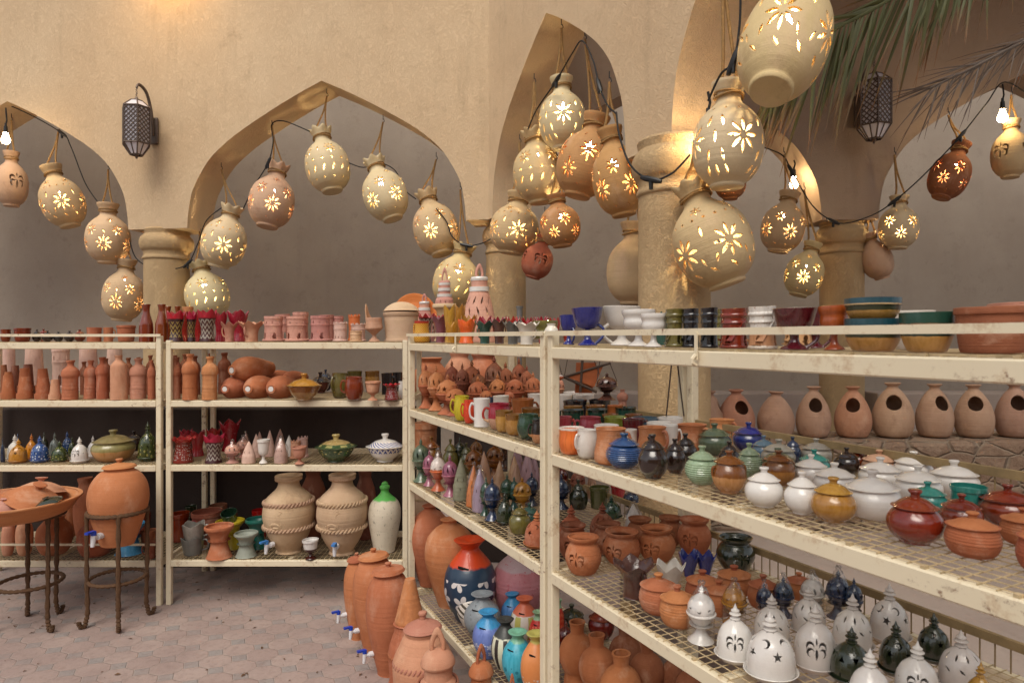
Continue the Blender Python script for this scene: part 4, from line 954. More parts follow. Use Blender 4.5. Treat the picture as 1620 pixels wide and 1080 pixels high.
# ---- long near rack, wing from the corner and wing nearest the camera share one run of shelves ----
NR = 'near rack'; CR = 'corner rack'
section(CR, 1, '''
spiky_vase tri 662 688 493 .09 0|red rimmed black and white painted cup|cup
tall_mug checker 655 680 508 .06 150|chequered yellow and red painted mug|mug
spiky_vase plum 682 712 496 .08 80|plum vase with a pointed rim|vase
hand_vase mustard 702 722 487 .10|tall mustard vase with pointed rim|vase
hand_vase mustard 717 737 487 .20|tall mustard vase with pointed rim|vase
star_bowl ochre 703 728 506 .06|squat ochre cup|cup
hand_vase or_bright 724 751 508 .07|bright orange vase with pointed rim|vase
spiky_vase tealgrn 752 782 505 .06 210|dark green pointed cup|cup
spiky_vase brownsp 776 804 502 .10|brown vase with pointed rim|vase
spiky_vase greysp 796 826 505 .06|grey brown vase with pointed rim|vase
spiky_vase starwh 814 852 507 .07|white vase with pointed rim|vase
dish olive 842 883 507 .22 0 1.545|flat olive dish|dish
jar starwh 860 884 512 .2|white patterned round vase|vase
star_bowl starred 684 712 494 .3|red star bowl|bowl
star_bowl starred 708 734 497 .34|red star bowl|bowl
star_bowl mustard 728 756 495 .22|mustard star bowl|bowl
star_bowl starred 752 780 497 .25|red star bowl|bowl
star_bowl starred 776 802 498 .34|red star bowl|bowl
star_bowl starred 800 824 497 .30|red star bowl|bowl
star_bowl starred 824 846 499 .38|red star bowl|bowl
star_bowl starred 846 868 497 .30|red star bowl|bowl
star_bowl starred 866 888 499 .38|red star bowl|bowl
star_bowl starred 886 908 498 .45|red star bowl|bowl
band_lantern cream/white/pink 684 721 423 .42|cream lantern with white bands and ring|lantern pot
cone_lantern pink/white 727 788 420 .40|big pink cone lantern with ring|lantern pot
cone_lantern pink/white 652 690 466 .36|low pink cone lantern|lantern pot
''', 'w')
section(NR, 1, '''
handled_goblet cobalt 884 915 499 .16 -60|small cobalt blue goblet|goblet
handled_goblet cobalt 904 955 487 .10 -10|large cobalt blue goblet|goblet
handled_goblet whitem 953 1014 485 .22 190|large white handled goblet|goblet
goblet white 983 1037 490 .14|white goblet with wide bowl|goblet
goblet white 1012 1055 496 .07|white goblet with wide bowl|goblet
star_bowl tealgrn 1030 1062 489 .4|teal rimmed bowl|bowl
block_burner olive 1050 1084 489 .10|olive square glazed burner|burner
block_burner black 1078 1108 488 .12|black glazed block burner|burner
block_burner black 1106 1138 487 .09|black glazed block burner|burner
block_burner olive 1112 1146 490 .3|olive square glazed burner|burner
block_burner redor 1136 1186 488 .09 14|red brown arched burner|burner
block_burner whjug 1181 1232 485 .08|white crackled burner with brown foot|burner
handled_goblet marogob 1219 1294 488 .08 -15|maroon glazed goblet|goblet
block_burner whjug 1236 1290 487 .22|white crackled burner with brown foot|burner
handled_goblet marogob 1262 1316 491 .24 -20|maroon glazed goblet|goblet
goblet orgob 1295 1346 484 .1|orange brown goblet|goblet
rim_bowl greenrim 1333 1428 504 .09|tan bowl with dark green rim|bowl
rim_bowl greenrim2 1421 1512 494 .09|tan bowl with dark green rim|bowl
rim_bowl starwh 1404 1480 492 .28|pale rimmed bowl|bowl
planter terrad 1506 1632 486 .10|big terracotta planter|planter
planter terrapink 1560 1660 480 .3|pink terracotta planter|planter
''', 'w')
o, Y = place('rim_bowl', 'greenrim', 1334, 1427, 472, 0, 1, 0, EYE + (HZ - 506) / F * Yright(1380, .09), Yright(1380, .09)); tag(o, 'teal rimmed bowl stacked on another, between orange goblet and planters', 'bowl')
section(CR, 2, '''
slit_burner terra2 661 687 574 646|tall terracotta burner|burner
slit_burner terra 676 704 577 650|tall terracotta burner|burner
star_burner terra 690 726 590 656|tall terracotta burner|burner
star_burner terra2 704 736 606 658|tall terracotta burner|burner
slit_burner terrad 703 727 568 640|tall terracotta burner|burner
star_burner terrab 719 742 573 641|tall terracotta burner|burner
slit_burner terrad 730 760 568 640|tall terracotta burner|burner
star_burner terrab 744 770 582 645|tall terracotta burner|burner
slit_burner terra2 739 771 594 652|tall terracotta burner|burner
slit_burner terrab 765 796 561 642|tall terracotta burner|burner
slit_burner terrad 786 814 571 642|tall terracotta burner|burner
star_burner terra 772 801 590 650|tall terracotta burner|burner
star_burner terrad 808 834 564 640|tall terracotta burner|burner
slit_burner terrad 820 843 576 643|tall terracotta burner|burner
star_burner terra2 799 830 590 651|tall terracotta burner|burner
slit_burner terra 830 858 587 649|tall terracotta burner|burner
star_burner terrapink 872 893 590 640|tall terracotta burner|burner
slit_burner terra2 757 779 610 656|tall terracotta burner|burner
slit_burner terra2 795 815 612 656|tall terracotta burner|burner
round_mug yellow 718 744 626 666 190|yellow and green mug|mug
round_mug firer 733 752 633 670 190|orange red mug|mug
mug white 748 776 630 675 195|white mug|mug
round_mug redpale 772 810 638 680 190|mug with red upper half|mug
cup cupm 783 812 649 684|mustard brown cup|cup
cup cupm 799 830 655 689|mustard brown cup|cup
round_mug green 818 854 655 696 20|dark green round mug|mug
round_mug brblack 840 868 665 702 200|black and brown mug|mug
mug browncup 808 846 631 668 20|tall brown mug|mug
cup cupm 824 858 645 680|mustard brown cup|cup
cup whitem 780 806 626 660|pale cup|cup
cup navy 770 792 627 657|dark blue cup|cup
cup whitem 834 860 623 655|pale cup|cup
''')
section(NR, 2, '''
bowl white 875 907 624 655|white bowl|bowl
bowl white 907 941 624 656|white bowl|bowl
bowl white 891 917 620 648|white bowl|bowl
cup black 891 930 633 668|black rimmed cup|cup
cup black 931 967 632 668|black rimmed cup|cup
cup cupm 890 922 642 677|brown rimmed cup|cup
cup cupm 926 958 641 677|brown rimmed cup|cup
cup browncup 960 987 641 677|brown rimmed cup|cup
cup grnrim 888 925 648 684|dark green cup|cup
cup grnrim 928 962 647 683|dark green cup|cup
cup grnrim 972 1007 644 680|dark green cup|cup
cup grnrim 868 888 650 690|dark green cup|cup
cup dkbrim 952 978 655 688|brown rimmed cup|cup
cup dkbrim 988 1017 655 688|brown rimmed cup|cup
tall_mug rose 876 906 659 708 0|rose red tall mug|mug
round_mug rose 915 953 659 698 185|rose red round mug|mug
cup lime 954 992 659 697|lime green cup|cup
tall_mug maroon 982 1022 662 703 0|dark red mug|mug
bowl steel 998 1042 660 696|slate blue bowl|bowl
bowl white 1040 1082 660 697|white bowl|bowl
bowl white 1022 1062 668 706|white bowl|bowl
cup orangecup 883 925 676 720|bright orange cup|cup
round_mug pearl 911 946 679 726 215|pearly white mug|mug
mug white 938 980 672 715 10|white mug|mug
tall_mug terra 940 991 677 735 -25|tall terracotta mug|mug
cup pearl 985 1008 679 718|pearly white cup|cup
tall_mug terra 1008 1056 675 722 -50|terracotta mug|mug
mug white 1048 1074 672 716|white mug|mug
tall_mug terra 1070 1120 671 716 -50|terracotta mug|mug
tall_mug terra 1120 1163 663 703 -50|terracotta mug|mug
ribbed_pot blue 958 1016 684 743|slate blue ribbed lidded pot|lidded pot
lidded_pot dark 1009 1058 686 759|glossy near-black lidded pot|lidded pot
lidded_pot dark 1050 1086 693 750|glossy near-black lidded pot|lidded pot
lidded_pot dark 1067 1104 685 738|glossy near-black lidded pot|lidded pot
lidded_pot black 1012 1044 690 735|glossy near-black lidded pot|lidded pot
lidded_pot dark 1136 1171 697 745|glossy near-black lidded pot|lidded pot
ribbed_pot sage 1083 1137 704 769|pale green ribbed lidded pot|lidded pot
eared_pot twobrown/mustbrown 1125 1181 712 783 10|two tone brown eared lidded pot|lidded pot
wide_pot sagedk 1104 1158 669 722|dark sage lidded pot|lidded pot
wide_pot cobalt 1158 1210 667 716|cobalt blue lidded pot|lidded pot
ribbed_pot sage 1165 1206 700 757|pale green ribbed lidded pot|lidded pot
wide_pot steel 1189 1228 688 732|slate grey lidded pot|lidded pot
wide_pot greyst 1203 1259 694 744|stone grey lidded pot|lidded pot
wide_pot sagedk 1203 1259 708 758|dark sage lidded pot|lidded pot
eared_pot mustbrown 1205 1259 712 770 10|olive brown eared lidded pot|lidded pot
lidded_pot navy 1240 1268 690 736|blackish blue lidded pot|lidded pot
wide_pot teal 1262 1314 710 757|teal lidded pot|lidded pot
wide_pot greyst 1266 1317 693 738|stone grey lidded pot|lidded pot
wide_pot dark 1318 1361 707 752|glossy near-black lidded pot|lidded pot
wide_pot redbrown 1336 1378 704 745|red brown lidded pot|lidded pot
wide_pot buff 1362 1420 711 757|tan lidded pot|lidded pot
lidded_pot white 1177 1240 738 805|white lidded pot|lidded pot
lidded_pot white 1239 1297 745 816|white lidded pot|lidded pot
wide_pot white 1255 1310 718 770|white lidded pot|lidded pot
wide_pot white 1285 1355 731 788|white lidded pot|lidded pot
wide_pot white 1333 1428 742 825|white lidded pot|lidded pot
wide_pot white 1356 1427 722 779|white lidded pot|lidded pot
wide_pot white 1412 1493 735 800|white lidded pot|lidded pot
wide_pot white 1411 1477 713 765|white lidded pot|lidded pot
wide_pot white 1466 1552 727 792|white lidded pot|lidded pot
lidded_pot amber/amber 1280 1356 754 830|mustard yellow lidded pot|lidded pot
wide_pot teal 1436 1500 761 818|teal lidded pot|lidded pot
planter teal 1500 1563 768 822|open teal bowl|bowl
lidded_pot redor 1399 1494 773 866|glossy red lidded pot|lidded pot
wide_pot redor 1484 1556 780 842|glossy red lidded pot|lidded pot
wide_pot redor 1545 1645 765 838|glossy red lidded pot|lidded pot
ringed_pot terra2 1493 1585 809 888|plain terracotta lidded pot|lidded pot
ringed_pot terra2 1580 1660 803 868|plain terracotta lidded pot|lidded pot
ringed_pot terra2 1606 1706 825 918|plain terracotta lidded pot|lidded pot
''')
section(CR, 3, '''
slit_burner sagedk 652 681 692 763|sage green tall burner|burner
slit_burner pinkg 668 690 710 769|pink glazed tall burner|burner
wrapped_goblet_burner orwh 680 706 713 777|orange and white tall burner in film|burner
slit_burner pinkg 699 726 718 786|pink glazed tall burner|burner
cone_burner stoneg 715 743 724 792|grey green stone cone|burner
star_burner mustbrown 735 765 702 764|brown glazed tall burner|burner
star_burner mustbrown 768 797 696 758|brown glazed tall burner|burner
wrapped_cone_burner orange 736 759 735 802|orange cone burner in film|burner
wrapped_cone_burner lilac 745 774 740 810|lilac cone burner in film|burner
cone_burner tancone 754 781 713 786|tan cone burner|burner
cone_burner tancone 777 802 728 790|tan cone burner|burner
cone_burner tancone 801 827 720 780|tan cone burner|burner
cone_burner tancone 804 828 732 792|tan cone burner|burner
cone_burner mauvec 820 848 712 775|mauve cone burner|burner
goblet_burner green 758 777 752 816|dark green tall burner|burner
goblet_burner navy 765 793 753 824|dark blue tall burner|burner
goblet_burner green 790 813 748 806|dark green tall burner|burner
slit_dome dkgreen 783 813 777 831|dark olive domed burner|burner
star_burner mustard 812 841 753 812|amber glazed tall burner|burner
goblet_burner navy 830 853 745 800|dark blue tall burner|burner
urn_pot olive 805 840 796 845|olive lidded jar|lidded pot
wide_pot tealgrn 821 854 795 836|dark teal lidded bowl|lidded pot
star_dome terra2 827 871 805 868|terracotta domed burner|burner
urn_pot mustbrown 666 700 690 745|amber brown lidded jar|lidded pot
urn_pot olive 700 726 694 750|olive lidded jar|lidded pot
planter terrad 654 692 668 738|dull terracotta stacked pot|flower pot
slit_burner dkgreen 716 738 690 748|dark green tall burner|burner
star_burner mustbrown 742 764 690 742|brown glazed tall burner|burner
star_burner brownsp 786 806 694 742|brown speckled tall burner|burner
cone_burner mauvec 806 830 704 752|mauve cone burner|burner
star_burner brown 826 850 690 738|red brown tall burner|burner
cone_burner mauvec 834 856 716 772|mauve cone burner|burner
urn_pot olive2 726 750 700 750|olive lidded jar|lidded pot
goblet_burner tealgrn 803 823 752 806|dark teal tall burner|burner
''')
section(NR, 3, '''
goblet_burner navy 876 901 748 806|dark blue tall burner|burner
star_burner terrab 902 926 738 790|dark brown tall burner|burner
cone_burner tancone 926 946 742 788|brown cone burner|burner
star_burner brown 880 900 732 785|dark brown tall burner|burner
urn_pot dkgreen 900 930 758 806|dark green lidded jar|lidded pot
planter olive2 932 965 770 806|dark olive bowl|bowl
planter red 966 990 768 790|small red dish|bowl
goblet_burner navy 985 1012 770 815|dark blue tall burner|burner
slit_dome green 950 985 782 822|dark green domed burner|burner
slit_dome terra2 880 928 797 866|terracotta domed burner|burner
slit_dome terrad 930 976 793 858|terracotta domed burner|burner
wrapped_cone_burner whitem 985 1020 796 852|white cone burner in film|burner
palm_pot terrad 882 930 829 886 20|terracotta pot with palm cutouts|carved pot
palm_pot terra2 894 951 848 914 0|terracotta pot with palm cutouts|carved pot
palm_pot terrad 938 985 827 880 30|terracotta pot with palm cutouts|carved pot
palm_pot terra2 953 1013 839 897 -6|terracotta pot with palm cutouts|carved pot
palm_pot terrad 990 1033 819 866|terracotta pot with palm cutouts|carved pot
palm_pot terra2 1010 1069 834 893 0|terracotta pot with palm cutouts|carved pot
palm_pot terrad 1039 1080 817 866|terracotta pot with palm cutouts|carved pot
palm_pot terra2 1071 1125 820 880 0|terracotta pot with palm cutouts|carved pot
palm_pot dkgreen 1133 1195 849 908 30|big dark green glazed pot|carved pot
star_bowl cobalt 1072 1108 868 915|cobalt blue ruffled cup|cup
star_bowl cobalt 1098 1134 870 914|cobalt blue ruffled cup|cup
spiky_vase brownsp 969 1037 882 952 -60|brown glazed vase with spiked rim|vase
star_bowl starwh 1036 1086 885 934|white star bowl|bowl
ringed_pot terra 1011 1072 906 977|unglazed lidded pot|lidded pot
ringed_pot terra 1044 1101 925 998|unglazed lidded pot|lidded pot
ringed_pot terra2 1084 1138 901 962|unglazed lidded pot|lidded pot
ringed_pot terra2 1115 1162 917 978|unglazed lidded pot|lidded pot
ringed_pot terra2 1134 1190 894 948|unglazed lidded pot|lidded pot
ringed_pot terra2 1182 1231 908 968|unglazed lidded pot|lidded pot
ringed_pot terra2 1242 1286 905 952|unglazed lidded pot|lidded pot
wrapped_goblet_burner white 1085 1132 923 1020|white goblet burner in film|burner
wrapped_goblet_burner mustard 1141 1182 918 992|amber goblet burner in film|burner
wrapped_slit_burner navy 1196 1223 920 982|navy burner in film|burner
wrapped_slit_burner navy 1222 1257 910 978|navy burner in film|burner
wrapped_slit_burner navy 1305 1346 900 982|navy burner in film|burner
slit_burner navy 1336 1366 912 990|navy tall burner|burner
wrapped_slit_burner whitem 1265 1305 905 975|white burner in film|burner
palm_dome white 1129 1196 953 1052 12|white domed burner|burner
slit_dome pearl 1188 1253 937 1022|white domed burner|burner
star_dome white 1175 1264 966 1083 -20|white domed burner|burner
slit_dome pearl 1248 1311 925 1008|white domed burner|burner
palm_dome pearl 1250 1329 952 1068 10|white domed burner|burner
slit_dome pearl 1311 1385 937 1036|white domed burner|burner
star_dome pearl 1371 1444 921 1022 15|white domed burner|burner
triangle_dome dkgreen 1307 1384 990 1088|glossy dark green domed burner|burner
star_dome dkgreen 1386 1450 980 1072|glossy dark green domed burner|burner
star_dome dkgreen 1446 1508 968 1052|glossy dark green domed burner|burner
palm_dome white 1336 1416 1024 1140|white domed burner|burner
palm_dome white 1408 1491 1012 1120|white domed burner|burner
slit_dome pearl 1478 1564 995 1100|white domed burner|burner
star_dome amber 1520 1580 1044 1140|amber domed burner|burner
''')
section(CR, 4, '''
tall_jar terra 647 712 798 932|tall terracotta jar|jar
tall_jar terra 673 752 820 967|tall terracotta jar|jar
coin_pot navyflower 703 786 852 992 -15|large navy jar with orange neck and white flowers|jar
fat_vase pinkvase 778 862 868 985|large mottled pink vase|vase
coin_pot cnwhite 722 769 920 996 -20|coin pot with pink neck|coin pot
coin_pot cngrey 734 792 938 1016 -25|grey coin pot with black spots|coin pot
coin_pot cnlav 748 799 966 1046 -25|lavender coin pot with pale flowers|coin pot
coin_pot cnblue 793 829 938 1000 -20|blue coin pot|coin pot
coin_pot cnstripe 807 851 945 1020 -15|striped coin pot with coral neck|coin pot
coin_pot cnzebra 777 823 979 1066 60|black and cream striped coin pot|coin pot
coin_pot cncyan 794 844 997 1088 -35|cyan coin pot with spots|coin pot
coin_pot cnred 836 866 966 1034|red coin pot with flower pattern|coin pot
coin_pot cnorange 824 874 1000 1108 -20|orange coin pot|coin pot
relief_jar creamj 650 690 756 850|shaded cream jar|jar
''')
section(NR, 4, '''
coin_pot cnred 876 893 948 1015|red coin pot|coin pot
round_bottle terra2 884 941 983 1112|round bodied terracotta bottle|bottle
round_bottle terra2 917 975 1003 1134|round bodied terracotta bottle|bottle
round_bottle terra2 948 1014 1032 1172|round bodied terracotta bottle|bottle
round_bottle terrad 963 1015 988 1104|round bodied terracotta bottle|bottle
round_bottle terrad 995 1052 1013 1142|round bodied terracotta bottle|bottle
round_bottle terrad 1043 1080 1028 1140|round bodied terracotta bottle|bottle
round_bottle terrad 1066 1114 1042 1170|round bodied terracotta bottle|bottle
wide_pot redor 930 972 958 1014|dark red lidded pot|lidded pot
star_burner brown 880 910 980 1050|dark brown burner|burner
wide_pot dkgreen 884 925 955 1006|dark green lidded pot|lidded pot
''')
# labels: what it is, which of its look-alikes, which rack and shelf
ORD = ['first', 'second', 'third', 'fourth', 'fifth', 'sixth', 'seventh', 'eighth', 'ninth', 'tenth', 'eleventh', 'twelfth', 'thirteenth', 'fourteenth', 'fifteenth', 'sixteenth', 'seventeenth', 'eighteenth', 'nineteenth', 'twentieth', 'twenty-first', 'twenty-second']
byk = {}
for it in ITEMS: byk.setdefault((it[1], it[3], it[4]), []).append(it)
for (desc, rk, lv), L in byk.items():
    L.sort(key=lambda t: t[5]); n = len(L)
    for i, it in enumerate(L):
        o = it[0]
        if n == 1: lab = f'{desc} on the {rk}, {LEV[lv]} shelf'
        elif n == 2: lab = f'{desc}, {("left", "right")[i]} of two, {rk}, {LEV[lv]} shelf'
        elif n == 3: lab = f'{desc}, {("left", "middle", "right")[i]} of three, {rk}, {LEV[lv]} shelf'
        else:
            lab = f'{desc}, {ORD[i] + " from left" if i < n - 1 else "rightmost"}, {rk}, {LEV[lv]} shelf'
        tag(o, lab, it[2], f'{desc}s on the {rk}' if n > 1 else None)

# ---------------- pots on walls, floor and stands ----------------
def one(kind, mat, x0, x1, yt, z, Y, label, cat_, rot=0, group=None):
    o, _ = place(kind, mat, x0, x1, yt, 0, 1, rot, z, Y); return tag(o, label, cat_, group)
NJ = [(1098, 1146, 618, 'nest', 60, 'nest jar half hidden behind the rack post'), (1134, 1194, 616, 'nesto', 8, 'orange nest jar with dark hole, beside the rack post'),
      (1197, 1257, 619, 'nest', 200, 'nest jar turned so that no hole shows'), (1258, 1314, 611, 'nest', 20, 'pinkish nest jar with hole, right of the one without'),
      (1319, 1379, 611, 'nesto', 12, 'orange tinted nest jar below the shaded column'), (1378, 1446, 605, 'nest', 20, 'tallest nest jar, big hole, right of the shaded column'),
      (1447, 1509, 607, 'nest', 40, 'nest jar with narrow side-turned hole'), (1508, 1574, 608, 'nest', 24, 'nest jar with wide hole near the end of the row'), (1572, 1640, 606, 'nest', 34, 'last nest jar, cut by the picture edge')]
OFF = {1164: 27, 1286: 10, 1349: 0, 1412: 5, 1478: 34, 1541: 8, 1606: 15}
for x0, x1, yt, m, r, l in NJ: one('nest_jar', m, x0, x1, yt, .958, 4.02, l, 'nest jar', (OFF[int((x0 + x1) / 2)] - 8.6 - math.degrees(math.atan(((x0 + x1) / 2 - 810) / F))) if int((x0 + x1) / 2) in OFF else r, 'nest jars on the stone wall')
one('jar', 'terra', 651, 710, 566, 1.074, 4.78, 'round orange jar on the corner parapet, far left of three', 'jar', 0, 'round jars on the corner parapet')
one('jar', 'terrapink', 700, 752, 558, 1.074, 4.9, 'round pinkish jar on the corner parapet, middle of three', 'jar', 0, 'round jars on the corner parapet')
one('jar', 'terra', 734, 796, 560, 1.074, 4.76, 'round orange jar on the corner parapet, right one of three', 'jar', 0, 'round jars on the corner parapet')
one('round_bottle', 'terrapink', 976, 994, 616, 1.0, 5.3, 'small pale bottle behind the rack, left of the thick column', 'bottle')
b = MB(); b.tube([(0, 0, 0), (0, 0, .18)], .022, 14); b.tube([(0, 0, .17), (0, 0, .185)], .027, 14); o = b.build('pipe', plain('grey_pipe', '6c6a68', .5)); o.location = P(822, 534, 5.0); o.location.z = 1.6; 
bb = MB(); bb.tube([(0, 0, -1.6), (0, 0, .01)], .018, 10); bb.build('pipe_riser', plain('grey_pipe', '6c6a68', .5), o); tag(o, 'short grey capped pipe standing behind the red star bowls', 'pipe')
M_BLUE = plain('blue_plastic', '1c3fae', .3); M_LBLUE = plain('light_blue_plastic', '3f7fc4', .3); M_WPL = plain('white_plastic', 'd8d8dc', .35)
def add_tap(t, rad, z, ang, s=1, m=None):
    W = t.scale[0]; H = t.scale[2]
    k = link('tap', TAPM, M_WPL, t); k.location = (rad * math.sin(ang), -rad * math.cos(ang), z); k.rotation_euler = (0, 0, ang); k.scale = (s / W, s / W, s / H)
    link('tap_lever', TAPL, m or M_BLUE, k)
TAPM = tapm(); TAPL = levm()
for kid in [o for o in C.objects if o.name.startswith('relief_jar') and o.parent is None and 'label' in o and 'bird' in o['label']]:
    add_tap(kid, .38, .16, R(-22 if kid.location.x < -1.1 else 4), 1.25, M_LBLUE)
def fl(kind, mat, x0, x1, yt, yb, label, cat_, rot=0, group=None):
    Y = EYE * F / (yb - HZ); return one(kind, mat, x0, x1, yt, .001, Y, label, cat_, rot, group)
FJ = 'lidded water jars on the floor'
j = fl('belly_jar', 'terra', 545, 588, 873, 1008, 'water jar furthest back in the floor row, by the rack corner', 'water jar', 0, FJ); add_tap(j, .42, .30, R(-62), 1.0)
j = fl('belly_jar', 'terra', 560, 628, 867, 1030, 'middle water jar of the floor row', 'water jar', 0, FJ); add_tap(j, .38, .24, R(-62), 1.0)
j = fl('belly_jar', 'terra', 580, 653, 889, 1062, 'front water jar of the floor row, white spot on its lid', 'water jar', 0, FJ); add_tap(j, .36, .20, R(-62), 1.0); k_ = link('price_sticker', STK, plain('sticker_white', 'd8d4d0', .6), j); k_.scale = (.13, .13, 1); k_.location = (-.02, -.15, .935)
j = fl('cone_pot', 'terra', 612, 680, 916, 1105, 'pot with a tall cone on top, standing on the floor', 'pot')
j = fl('banded_pot', 'terrapink', 622, 718, 967, 1150, 'squat lidded pot with rope bands on the floor', 'pot')
j = fl('lantern_pot', 'terrapink', 644, 746, 999, 1200, 'clay lantern pot with ring handle and cut stars', 'lantern pot', 0)
j = fl('lantern_pot', 'terra2', 724, 798, 1024, 1190, 'smaller ring handled lantern pot in front of the coin pots', 'lantern pot', 40)
j = fl('lantern_pot', 'terra2', 790, 830, 1070, 1260, 'ring handled lantern pot cut by the bottom edge', 'lantern pot', 20)
# wire stands wrapped in cord
M_CORD = plain('rusty_cord', '5a3f28', .85, noise=70)
def stand(x, y, r, h, feet, label):
    t = link('wire_stand', None, None); t.location = (x, y, 0)
    def cordtube(pts, rr, n=7):
        b = MB(); L = cat(pts, 6); b.tube(L, [rr * (1 + .22 * math.sin(i * 2.1)) for i in range(len(L))], n); return b
    ring = [(r * math.cos(a), r * math.sin(a), h) for a in [2 * math.pi * i / 16 for i in range(17)]]
    cordtube(ring, .0115).build('top_ring', M_CORD, t)
    ring = [(r * .96 * math.cos(a), r * .96 * math.sin(a), h * .40) for a in [2 * math.pi * i / 16 for i in range(17)]]
    cordtube(ring, .010).build('lower_ring', M_CORD, t)
    for a in feet:
        a = R(a); c, s = math.cos(a), math.sin(a); g_ = lambda q, z: (q * c, q * s, z)
        cordtube([g_(r, h), g_(r, h * .7), g_(r * .99, h * .4), g_(r * .97, h * .15), g_(r * 1.02, .04), g_(r * 1.06, .014), g_(r * 1.18, .013), g_(r * 1.24, .03), g_(r * 1.24, .04)], .0115).build('leg', M_CORD, t)
    return tag(t, label, 'pot stand', 'wire stands on the paving')
q1 = P(48, 534, 3.60); stand(q1.x, q1.y, .155, .60, (-150, -25, 75, 130), 'wide wire stand wrapped in cord, under the broad clay dish')
q2 = P(186, 534, 3.66); stand(q2.x, q2.y, .143, .605, (-145, -58, 35, 120), 'narrow wire stand wrapped in cord, under the lidded water jar')
o = make('rim_bowl', (q1.x - .09, q1.y - .03, .592), .66, .10, gm('terra')); b = V_([(0, 0), (0, 0), (.3, 0), (.42, .25), (.47, .7), (.5, .9), (.5, 1.0), (.5, 1.0)], 64, .03)
MESH[('big_dish', 0)] = b(); MESH[('big_dish', 0)].materials.append(None); o.data = MESH[('big_dish', 0)]; o.material_slots[0].link = 'OBJECT'; o.material_slots[0].material = gm('terra'); o.name = 'clay_dish'; tag(o, 'broad shallow terracotta dish filled with loose lids', 'dish')
for dx, dy, z, W, H, rx, ry, m, l in ((.06, -.06, .690, .26, .10, 10, 22, 'terra', 'pale clay lid with knob, tilted on top of the heap in the dish'), (-.20, -.02, .672, .31, .075, 6, -5, 'terra2', 'large clay lid lying flat in the dish'), (.16, -.10, .690, .13, .03, 10, -14, 'dkgreen', 'small dark green lid at the dish edge'), (-.04, .13, .695, .24, .08, -8, 4, 'terrapink', 'pinkish clay lid behind the others in the dish'), (-.02, -.17, .680, .12, .05, 6, 8, 'pink', 'small pink lid at the front of the dish')):
    o = make('lid', (q1.x + dx, q1.y + dy, z), W, H, gm(m)); o.name = 'pot_cover'; o.rotation_euler = (R(rx), R(ry), R(20)); tag(o, l, 'lid', 'loose lids in the clay dish')
o = make('water_jar', (q2.x, q2.y, .425), .298, .465, gm('terra')); add_tap(o, .345, .16, R(-14), 1.35); tag(o, 'round lidded water jar with blue tap, held in the wire stand', 'water jar')

# ---------------- hanging lamps ----------------
lampP = [(.0, 0), (.225, 0), (.225, 0), (.245, .02), (.245, .04), (.36, .10), (.455, .20), (.50, .33), (.50, .47), (.45, .60), (.345, .70), (.235, .765), (.19, .80), (.18, .84), (.20, .90), (.245, .97), (.25, 1.0)]
def lamp_mesh(kind):
    h = []; AS = 1.32
    if kind == 'A':    # big flowers round the belly with a dotted shoulder
        for i in range(5): h += flower(i * 1.2566, .36, .20, 8, .085)
        h += dots(18, .62, .020); h += [('leaf', i * 1.2566 + .63, .50, .075, 0, 0, 0) for i in range(5)] + [('leaf', i * .6283, .15, .065, .8, 0, 0) for i in range(10)] + [('leaf', i * 1.2566 + .63 + d_, .24, .06, -d_ * 1.6, 0, 0) for i in range(5) for d_ in (-.2, .2)]
        for i in range(5): h += flower(i * 1.2566 + .63, .70, .075, 6, .045)
    if kind == 'B':    # dots above, slashes below
        for i in range(5): h += flower(i * 1.2566, .60, .14, 8, .060) + [('leaf', i * 1.2566 + .63, .60, .06, 0, 0, 0)]
        h += dots(14, .43, .026) + [('leaf', i * 2 * math.pi / 14, .29, .085, -.45, 0, 0) for i in range(14)] + dots(12, .15, .022)
    if kind == 'C':    # dense flowers all over
        for i in range(5):
            h += flower(i * 1.2566, .50, .165, 8, .075) + flower(i * 1.2566 + .63, .25, .155, 8, .070)
        h += [('leaf', i * .628 + .3, .69, .045, .5 * (-1) ** i, 0, 0) for i in range(10)] + dots(10, .37, .018) + [('leaf', i * .785, .10, .04, 1.1, 0, 0) for i in range(8)]
    if kind == 'D':    # vertical leaves between flowers
        for i in range(4): h += flower(i * 1.5708, .42, .215, 8, .095)
        h += [('leaf', i * 1.5708 + .785 + d, z, .085, d, 0, 0) for i in range(4) for z, d in ((.57, -.2), (.57, .2), (.42, 0), (.25, .22), (.25, -.22), (.12, .35), (.12, -.35), (.12, 0))] + dots(12, .70, .020)
    if kind == 'E':    # sparse open flowers and two lines of dots
        for i in range(5): h += flower(i * 1.2566 + .3, .30, .185, 9, .078)
        h += [x_ for i in range(5) for x_ in flower(i * 1.2566 + .93, .53, .13, 7, .058)] + [('leaf', i * 1.2566 + .3, .50, .05, .4, 0, 0) for i in range(5)] + [('leaf', i * .698, .10, .045, .9, 0, 0) for i in range(9)]
        for i in range(4): h += flower(i * 1.57, .70, .07, 6, .045)
    nu = 300 if kind in 'AD' else 250
    me = carved('lamp_' + kind, lampP, h, nu=nu, nv=int(nu * .62), asp=AS, thick=.034, sm=5, smin=.30)
    return me
LM = {}
mdef('lcream', 'ccb990', 'd8c69e', .55, var=.05); mdef('ltan', 'bda07a', 'c9ac86', .8, var=.05); mdef('lpink', 'c0a07e', 'ccac8a', .7, var=.04); mdef('lorange', 'b0804e', 'bc8e5e', .8, var=.04); mdef('lterra', '85502f', '925c3a', .8, var=.04); mdef('lbuff', 'c2aa7c', 'ceb788', .75, var=.04)
M_ROPE = plain('jute_rope', '9a7748', .9, noise=60)
M_BULB = plain('lit_bulb', 'ffe0a0', .4, emit='ffe6b0', es=250)
M_CABLE = plain('black_cable', '141213', .8); M_SOCK = plain('black_socket', '121214', .45)
